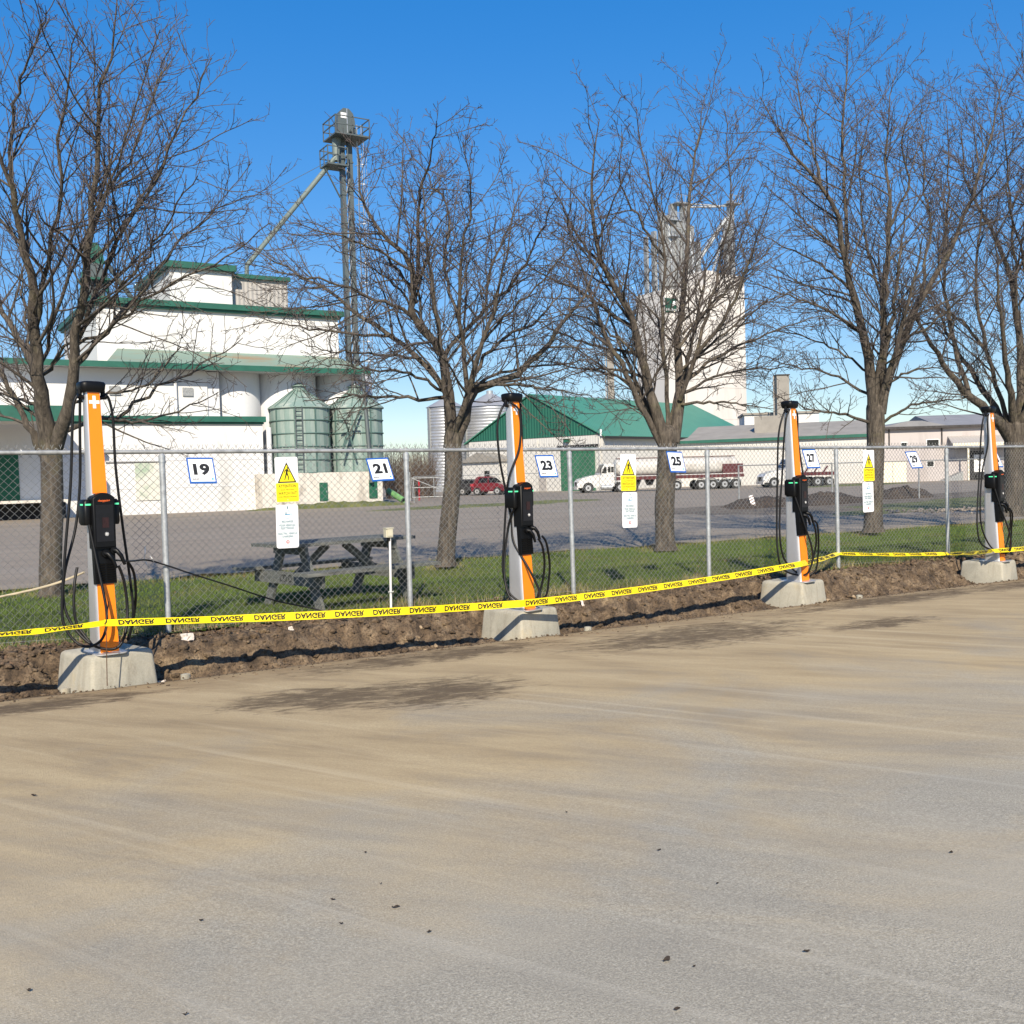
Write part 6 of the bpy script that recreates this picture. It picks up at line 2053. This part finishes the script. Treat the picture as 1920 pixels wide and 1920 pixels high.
wh = frame_thing('pale_warehouse', 'pale pinkish warehouse with grey roofs, small dark windows, awning and dock door', 'warehouse', 99, 1650, -4)
WE = 5.3
W_ = 17.5
MB().box(0, W_, 0, 14, -0.2, WE).build('wall', M['pink_wall'], wh)
MB().prism([(-0.3, WE), (6.6, WE), (3.9, WE + 0.6), (2.6, WE + 0.6)], -0.4, 14).build('roof', M['grey_roof'], wh)
MB().add([(5.6, -0.4, WE + 0.0), (W_ + 0.3, -0.4, WE + 0.0), (W_ + 0.3, 7, WE + 1.4), (5.6, 7, WE + 1.4), (5.6, 14, WE), (W_ + 0.3, 14, WE)], [(0, 1, 2, 3), (3, 2, 5, 4), (0, 3, 4), (1, 5, 2), (0, 4, 5, 1)]).build('roof', M['grey_roof'], wh)
MB().box(-0.3, W_ + 0.3, -0.5, -0.38, WE - 0.15, WE + 0.08).build('gutter', M['chassis'], wh)
for x0_, x1_, z0_, z1_ in ((2.05, 2.55, 3.35, 3.85), (4.45, 5.55, 3.35, 4.05), (4.45, 5.05, 1.5, 2.0), (13.4, 13.9, 2.2, 3.0)):
    fr = MB().box(x0_ - 0.06, x1_ + 0.06, -0.04, 0.02, z0_ - 0.06, z1_ + 0.06).build('window', M['white'], wh)
    MB().box(x0_, x1_, -0.055, -0.038, z0_, z1_).build('pane', M['black_glass'], fr)
MB().add([(6.2, -1.9, 3.55), (13.2, -1.9, 3.55), (13.2, 0, 4.35), (6.4, 0, 4.35), (6.2, -1.9, 3.4), (13.2, -1.9, 3.4), (13.2, 0, 4.2), (6.4, 0, 4.2)], [(0, 1, 2, 3), (4, 7, 6, 5), (0, 4, 5, 1), (1, 5, 6, 2), (0, 3, 7, 4)]).build('awning', M['tan_siding'], wh)
MB().box(6.2, 13.2, -1.98, -1.9, 3.30, 3.62).build('awning_edge', M['cream'], wh)
MB().box(7.6, 7.75, -1.8, -1.65, 0, 3.4).build('awning_post', M['cream'], wh)
dk = MB().box(8.3, 10.8, -0.20, 0.03, 0.1, 2.85).build('dock_seal', M['dark'], wh)
MB().box(8.75, 10.3, -0.26, -0.18, 0.85, 2.5).build('dock_door', M['white'], dk)
for q in (9.05, 9.6):
    MB().box(q, q + 0.32, -0.275, -0.255, 1.95, 2.2).build('door_pane', M['black_glass'], dk)
MB().box(8.9, 10.2, -0.5, -0.2, 0.1, 0.65).build('dock_bumper', M['rubber'], dk)
MB().add([(5.3, -1.2, 0.0), (7.4, -1.2, 0.95), (7.4, -0.1, 0.95), (5.3, -0.1, 0.0), (7.4, -1.2, 0.0), (7.4, -0.1, 0.0)], [(0, 1, 2, 3), (0, 4, 1), (1, 4, 5, 2), (3, 2, 5), (0, 3, 5, 4)]).build('ramp', M['galv_dull'], wh)
for xx in (5.85, 0.9):
    MB().cyl((xx, -0.08, 3.6), (xx, -0.08, WE - 0.1), 0.06, n=8).build('downpipe', M['chassis'], wh)
cb_ = frame_thing('cream_container', 'cream box container parked before the pale warehouse wall', 'container', 95, 1651, -4)
MB().box(0, 2.35, 0, 2.3, 0.12, 2.05).build('body', M['cream'], cb_)
MB().box(-0.03, 2.38, -0.03, 2.33, 2.05, 2.12).build('top_edge', M['cream'], cb_)
MB().box(1.1, 1.14, -0.025, 0.02, 0.15, 2.0).build('door_seam', M['tan_siding'], cb_)
MB().box(0.05, 2.3, 0.05, 2.2, 0.0, 0.12).build('skid', M['chassis'], cb_)

# ================================================================== VEHICLES
def wheel(root, x, y, r_, w_, n=1):
    t = MB().cyl((0, -w_ / 2, 0), (0, w_ / 2, 0), r_, n=22).build('tyre', M['rubber'], None, (0, 0, 0), smooth=40)
    wl = t
    wl.name = 'wheel'
    wl.parent = root
    wl.location = (x, y, r_)
    MB().cyl((0, -w_ / 2 - 0.015, 0), (0, -w_ / 2 + 0.02, 0), r_ * 0.56, n=16).build('rim', M['rim'], wl, smooth=40)
    MB().cyl((0, -w_ / 2 - 0.035, 0), (0, -w_ / 2, 0), r_ * 0.2, n=10).build('hub', M['chassis'], wl)
    return wl
def day_cab(t, x, hue='off_white'):
    """conventional tractor facing -x, front axle at x; returns nothing"""
    y0_, y1_ = 0.05, 2.35
    # hood
    hood = [(x - 1.05, 0.55), (x + 1.2, 0.55), (x + 1.2, 1.85), (x + 0.2, 1.72), (x - 0.75, 1.45), (x - 1.02, 1.15)]
    hd = MB().prism(hood, y0_ + 0.2, y1_ - 0.2).build('hood', M[hue], t)
    MB().box(x - 1.12, x - 0.98, 0.25, 2.15, 0.38, 0.68).build('bumper', M[hue], t)
    MB().box(x - 1.07, x - 1.0, 0.8, 1.6, 0.72, 1.15).build('grille', M['chassis'], hd)
    MB().box(x - 1.08, x - 0.9, 0.22, 0.5, 0.8, 1.0).build('headlight', M['sign_white'], hd)
    ang = np.linspace(math.pi, 0, 13)
    R = [(x + 0.66 * math.cos(a), 0.56 + 0.62 * math.sin(a)) for a in ang]
    R2 = [(x + 0.56 * math.cos(a), 0.56 + 0.53 * math.sin(a)) for a in ang[::-1]]
    MB().prism(R + R2, y0_ - 0.03, y0_ + 0.28).build('fender', M[hue], t)
    cab = [(x + 1.2, 0.62), (x + 2.75, 0.62), (x + 2.75, 2.82), (x + 2.55, 2.95), (x + 1.75, 2.93), (x + 1.22, 1.95)]
    cb = MB().prism(cab, y0_ + 0.08, y1_ - 0.08).build('cab', M[hue], t)
    MB().prism([(x + 1.42, 1.98), (x + 1.95, 1.98), (x + 1.95, 2.62), (x + 1.72, 2.62)], y0_ + 0.06, y0_ + 0.1).build('door_window', M['black_glass'], cb)
    for q in (2.08, 2.42):
        MB().box(x + q, x + q + 0.28, y0_ + 0.06, y0_ + 0.1, 2.05, 2.62).build('rear_window', M['black_glass'], cb)
    MB().add([(x + 1.27, y0_ + 0.25, 2.0), (x + 1.27, y1_ - 0.25, 2.0), (x + 1.70, y1_ - 0.25, 2.8), (x + 1.70, y0_ + 0.25, 2.8)], [(0, 1, 2, 3)]).build('windscreen', M['black_glass'], cb)
    for v_ in cb.children:
        if v_.name.startswith('windscreen'): v_.location = (-0.03, 0, 0.03)
    MB().box(x + 1.25, x + 1.35, y0_ - 0.22, y0_ - 0.08, 1.95, 2.5).build('mirror', M['chassis'], cb)
    MB().cyl((x + 2.9, y0_ + 0.2, 0.9), (x + 2.9, y0_ + 0.2, 3.3), 0.08, n=10).build('exhaust', M['galv'], t)
    MB().cyl((x + 1.35, y0_ + 0.15, 0.55), (x + 2.5, y0_ + 0.15, 0.55), 0.28, n=16).build('fuel_tank', M['galv'], t, smooth=40)
    MB().box(x + 1.3, x + 2.7, y0_ - 0.02, y0_ + 0.3, 0.60, 0.68).build('step', M['galv_dull'], t)
    MB().box(x - 0.9, x + 5.0, 0.75, 1.65, 0.62, 0.88).build('chassis', M['chassis'], t)
    for yy in (y0_ + 0.14, y1_ - 0.14):
        wheel(t, x, yy, 0.52, 0.30)
        for q in (3.35, 4.7):
            wheel(t, x + q, yy + (0.1 if yy < 1 else -0.1), 0.52, 0.5)
# near truck: day cab with a long bulk tank trailer
t = frame_thing('tanker_truck', 'white truck cab with a long dusty white tank on a maroon trailer', 'truck', 87, 1100, 8, 0.06)
t.scale = (0.84, 0.84, 0.84)
day_cab(t, 0.15)
TL0, TL1 = 3.1, 16.2
def rr_sec(x, w, h, zc): return [Vector((x, 1.2 + w * math.cos(a) * (abs(math.cos(a)) ** -0.2 if abs(math.cos(a)) > 1e-3 else 1), zc + h * math.sin(a))) for a in np.linspace(0, 2 * math.pi, 24, endpoint=False)]
MB().loft([rr_sec(TL0, 0.7, 0.55, 2.45), rr_sec(TL0 + 0.35, 1.1, 0.92, 2.45), rr_sec(TL1 - 0.35, 1.1, 0.92, 2.45), rr_sec(TL1, 0.7, 0.55, 2.45)]).build('tank', M['tank_trailer'], t, smooth=50)
for q in np.linspace(TL0 + 0.7, TL1 - 0.7, 7):
    MB().loft([rr_sec(q, 1.13, 0.95, 2.45), rr_sec(q + 0.08, 1.13, 0.95, 2.45)]).build('tank_band', M['off_white'], t)
MB().box(TL0 + 0.3, TL1 - 0.3, 0.75, 1.65, 3.40, 3.46).build('roof_walk', M['maroon'], t)
MB().box(TL0, TL1 + 0.4, 0.02, 2.38, 1.22, 1.56).build('trailer_frame', M['maroon'], t)
MB().box(TL0, TL1 + 0.4, 0.0, 0.06, 1.57, 1.64).build('side_rail', M['off_white'], t)
for q in (5.0, 6.4, 7.8):
    MB().prism([(q, 1.22), (q + 0.9, 1.22), (q + 0.6, 0.6), (q + 0.3, 0.6)], 0.7, 1.7).build('hopper', M['chassis'], t)
for q in (9.4, 12.0, 13.25, 14.5, 15.75):
    for yy in (0.28, 2.12): wheel(t, q, yy, 0.52, 0.5)
    MB().tube([(q + 0.62 * math.cos(a), 0.22, 0.55 + 0.62 * math.sin(a)) for a in np.linspace(0.3, math.pi - 0.3, 9)], 0.05, 5).build('mudguard', M['galv'], t)
MB().box(14.3, 16.5, -0.02, 2.42, 1.66, 2.6).build('rear_deck_box', M['maroon'], t)
# second truck, behind the charger between signs 25 and 27
t = frame_thing('flatbed_truck', 'second white truck cab towing a short maroon flatbed behind the tanker', 'truck', 88, 1450, 8, 0.06)
t.scale = (0.84, 0.84, 0.84)
day_cab(t, 0.1)
MB().box(2.95, 6.6, 0.05, 2.35, 1.15, 1.5).build('bed', M['maroon'], t)
MB().box(2.95, 3.1, 0.1, 2.3, 1.5, 2.7).build('headboard', M['off_white'], t)
for q in (3.6, 4.6, 5.6):
    MB().bar((q, 0.4, 1.5), (q + 0.5, 0.5, 2.1), 0.12, 0.12).build('stake', M['maroon'], t)
for yy in (0.28, 2.12): wheel(t, 6.1, yy, 0.5, 0.45)
def car(name, label, cat, x0, d, ang, mat, suv, L_=4.5):
    t = frame_thing(name, label, cat, d, x0, ang, 0.08, 'cars parked before the barn')
    H_ = 1.66 if suv else 1.45
    prof = [(0.03, 0.42), (0.0, 0.75), (0.12, 1.02), (0.35, 1.12), (0.72, H_ - 0.12), (1.0, H_), (2.6, H_ - 0.02), (3.35, 1.1), (4.25, 0.92), (4.5, 0.7), (4.48, 0.35), (0.1, 0.30)]
    prof = [(a * L_ / 4.5, b) for a, b in prof]
    bd = MB().prism(prof, 0.0, 1.8)
    me = bd.mesh('body', mat)
    bm = bmesh.new(); bm.from_mesh(me)
    bmesh.ops.bevel(bm, geom=[e for e in bm.edges if abs(e.verts[0].co.y - e.verts[1].co.y) < 1e-4], offset=0.08, segments=3, affect='EDGES')
    bm.to_mesh(me); bm.free(); shade(me, 40)
    body = place('body', me, t)
    for (a, b, c, d_) in ((0.85, 1.55, 0.65, 1.55), (1.65, 2.35, 1.65, 2.35)):
        MB().add([(a, -0.006, H_ - 0.14), (b, -0.006, H_ - 0.14), (d_ + (0.5 if a > 1.5 else 0), -0.006, 1.1), (c, -0.006, 1.1)], [(0, 1, 2, 3)]).build('side_window', M['black_glass'], body)
    MB().add([(0.38, 0.2, 1.13), (0.38, 1.6, 1.13), (0.70, 1.5, H_ - 0.14), (0.70, 0.3, H_ - 0.14)], [(0, 1, 2, 3)]).build('rear_window', M['black_glass'], body)
    for w_ in body.children:
        if w_.name.startswith('rear_window'): w_.location = (-0.02, 0, 0.02)
    for yy in (0.05, 1.5):
        MB().box(-0.03, 0.25, yy - 0.06, yy + 0.26, 0.80, 1.02).build('tail_light', M['tail'], body)
    for q in (0.85, 3.6):
        for yy in (0.1, 1.7): wheel(t, q * L_ / 4.5, yy, 0.35, 0.24)
    return t
car('red_suv', 'red sport utility car with lit red tail lamp before the cream barn wall', 'car', 882, 90, -14, M['red_car'], True, 3.0)
car('black_car', 'small black car parked beside the red car and tree trunk', 'car', 856, 92, -14, M['dark_car'], False, 2.6)

# ================================================================== FAR FENCE AND ROADSIDE THINGS
def far_fence(label, pts, d_list, h, zr_=0.1):
    P = []
    for (x, d) in pts:
        u, v = ray(x, 893)
        q = (RV * u + FV) * d
        P.append(Vector((q.x, q.y, zr_)))
    t = thing('wire_fence', label, 'fence', tuple(P[0]), 0)
    for a, b in zip(P[:-1], P[1:]):
        n_ = max(1, int((b - a).length / 3.4))
        for k in range(n_):
            q = a.lerp(b, k / n_) - P[0]
            MB().cyl((q.x, q.y, -0.2), (q.x, q.y, h), 0.035, n=8).build('post', M['galv_dull'], t)
        ra, rb_ = a - P[0], b - P[0]
        MB().cyl((ra.x, ra.y, h), (rb_.x, rb_.y, h), 0.025, n=6).build('top_rail', M['galv_dull'], t)
        L = (b - a).length
        nw_ = int(L / 0.14)
        K_ = int(h / 0.14)
        W = np.empty((nw_, K_, 3))
        dv = (rb_ - ra) / nw_
        for i in range(nw_):
            for j in range(K_):
                q = ra + dv * (i + (i + j) % 2)
                W[i, j] = (q.x, q.y, 0.05 + j * (h - 0.05) / (K_ - 1))
        V, F = tubes(W, np.full((nw_, K_), 0.003), 3)
        w_ = place('wire_mesh', mesh_np('wire_mesh', V, F, M['wire']), t)
        w_['kind'] = 'stuff'
    return t
far_fence('low wire fence with thin posts running before the barn and red car', [(775, 70), (860, 72), (1050, 76)], None, 1.75)
far_fence('wire fence with thin steel posts beyond the soil heaps', [(1385, 46), (1560, 50), (1900, 46)], None, 1.8)
# field gate of steel tubes left of the fence
gp = frame_thing('steel_gate', 'open steel tube gate with diagonal brace beside the brown brush', 'gate', 75, 772, 10, 0.1)
for (a, b) in (((0, 0), (3.2, 0)), ((0, 1.4), (3.2, 1.4)), ((0, 0.7), (3.2, 0.7)), ((0, 0), (0, 1.5)), ((3.2, 0), (3.2, 1.5)), ((0, 1.4), (3.2, 0.0)), ((1.6, 0), (1.6, 1.4))):
    MB().cyl((a[0], 0, a[1] + 0.25), (b[0], 0, b[1] + 0.25), 0.035, n=8).build('gate_tube', M['galv_dull'], gp)
for xx in (-0.15, 3.4):
    MB().cyl((xx, 0, -0.2), (xx, 0, 2.1), 0.06, n=10).build('gate_post', M['galv_dull'], gp)
# yellow and red marker posts by the brush
for px, d, mat, lab in ((768, 78, 'cream', 'thin yellow marker post standing before the brown brush'), (785, 76, 'tail', 'thin red and white marker post beside the steel gate')):
    u, v = ray(px, 893)
    q = (RV * u + FV) * d
    o = MB().cyl((0, 0, -0.1), (0, 0, 1.5), 0.06, n=10).build('marker_post', M[mat], None, (q.x, q.y, 0.1))
    tag(o, lab, 'marker post')
# striped barrier board by the soil heap
u, v = ray(1414, 920)
q = (RV * u + FV) * 42
bb = thing('barrier_board', 'tilted white board with dark diagonal stripes standing beside the low soil heap', 'barrier', (q.x, q.y, 0.1), -YAW)
bb.scale = (0.6, 0.6, 0.6)
bb.rotation_euler = (math.radians(-15), math.radians(-12), -YAW)
MB().box(-0.15, 0.15, -0.02, 0.02, 0.1, 0.95).build('panel', M['white'], bb)
for k in range(4):
    z_ = 0.18 + k * 0.19
    MB().add([(-0.15, -0.024, z_), (0.15, -0.024, z_ + 0.09), (0.15, -0.024, z_ + 0.17), (-0.15, -0.024, z_ + 0.08)], [(0, 1, 2, 3)]).build('stripe', M['maroon'], bb)
MB().box(-0.05, 0.05, 0.02, 0.07, -0.15, 0.6).build('leg', M['wood'], bb)
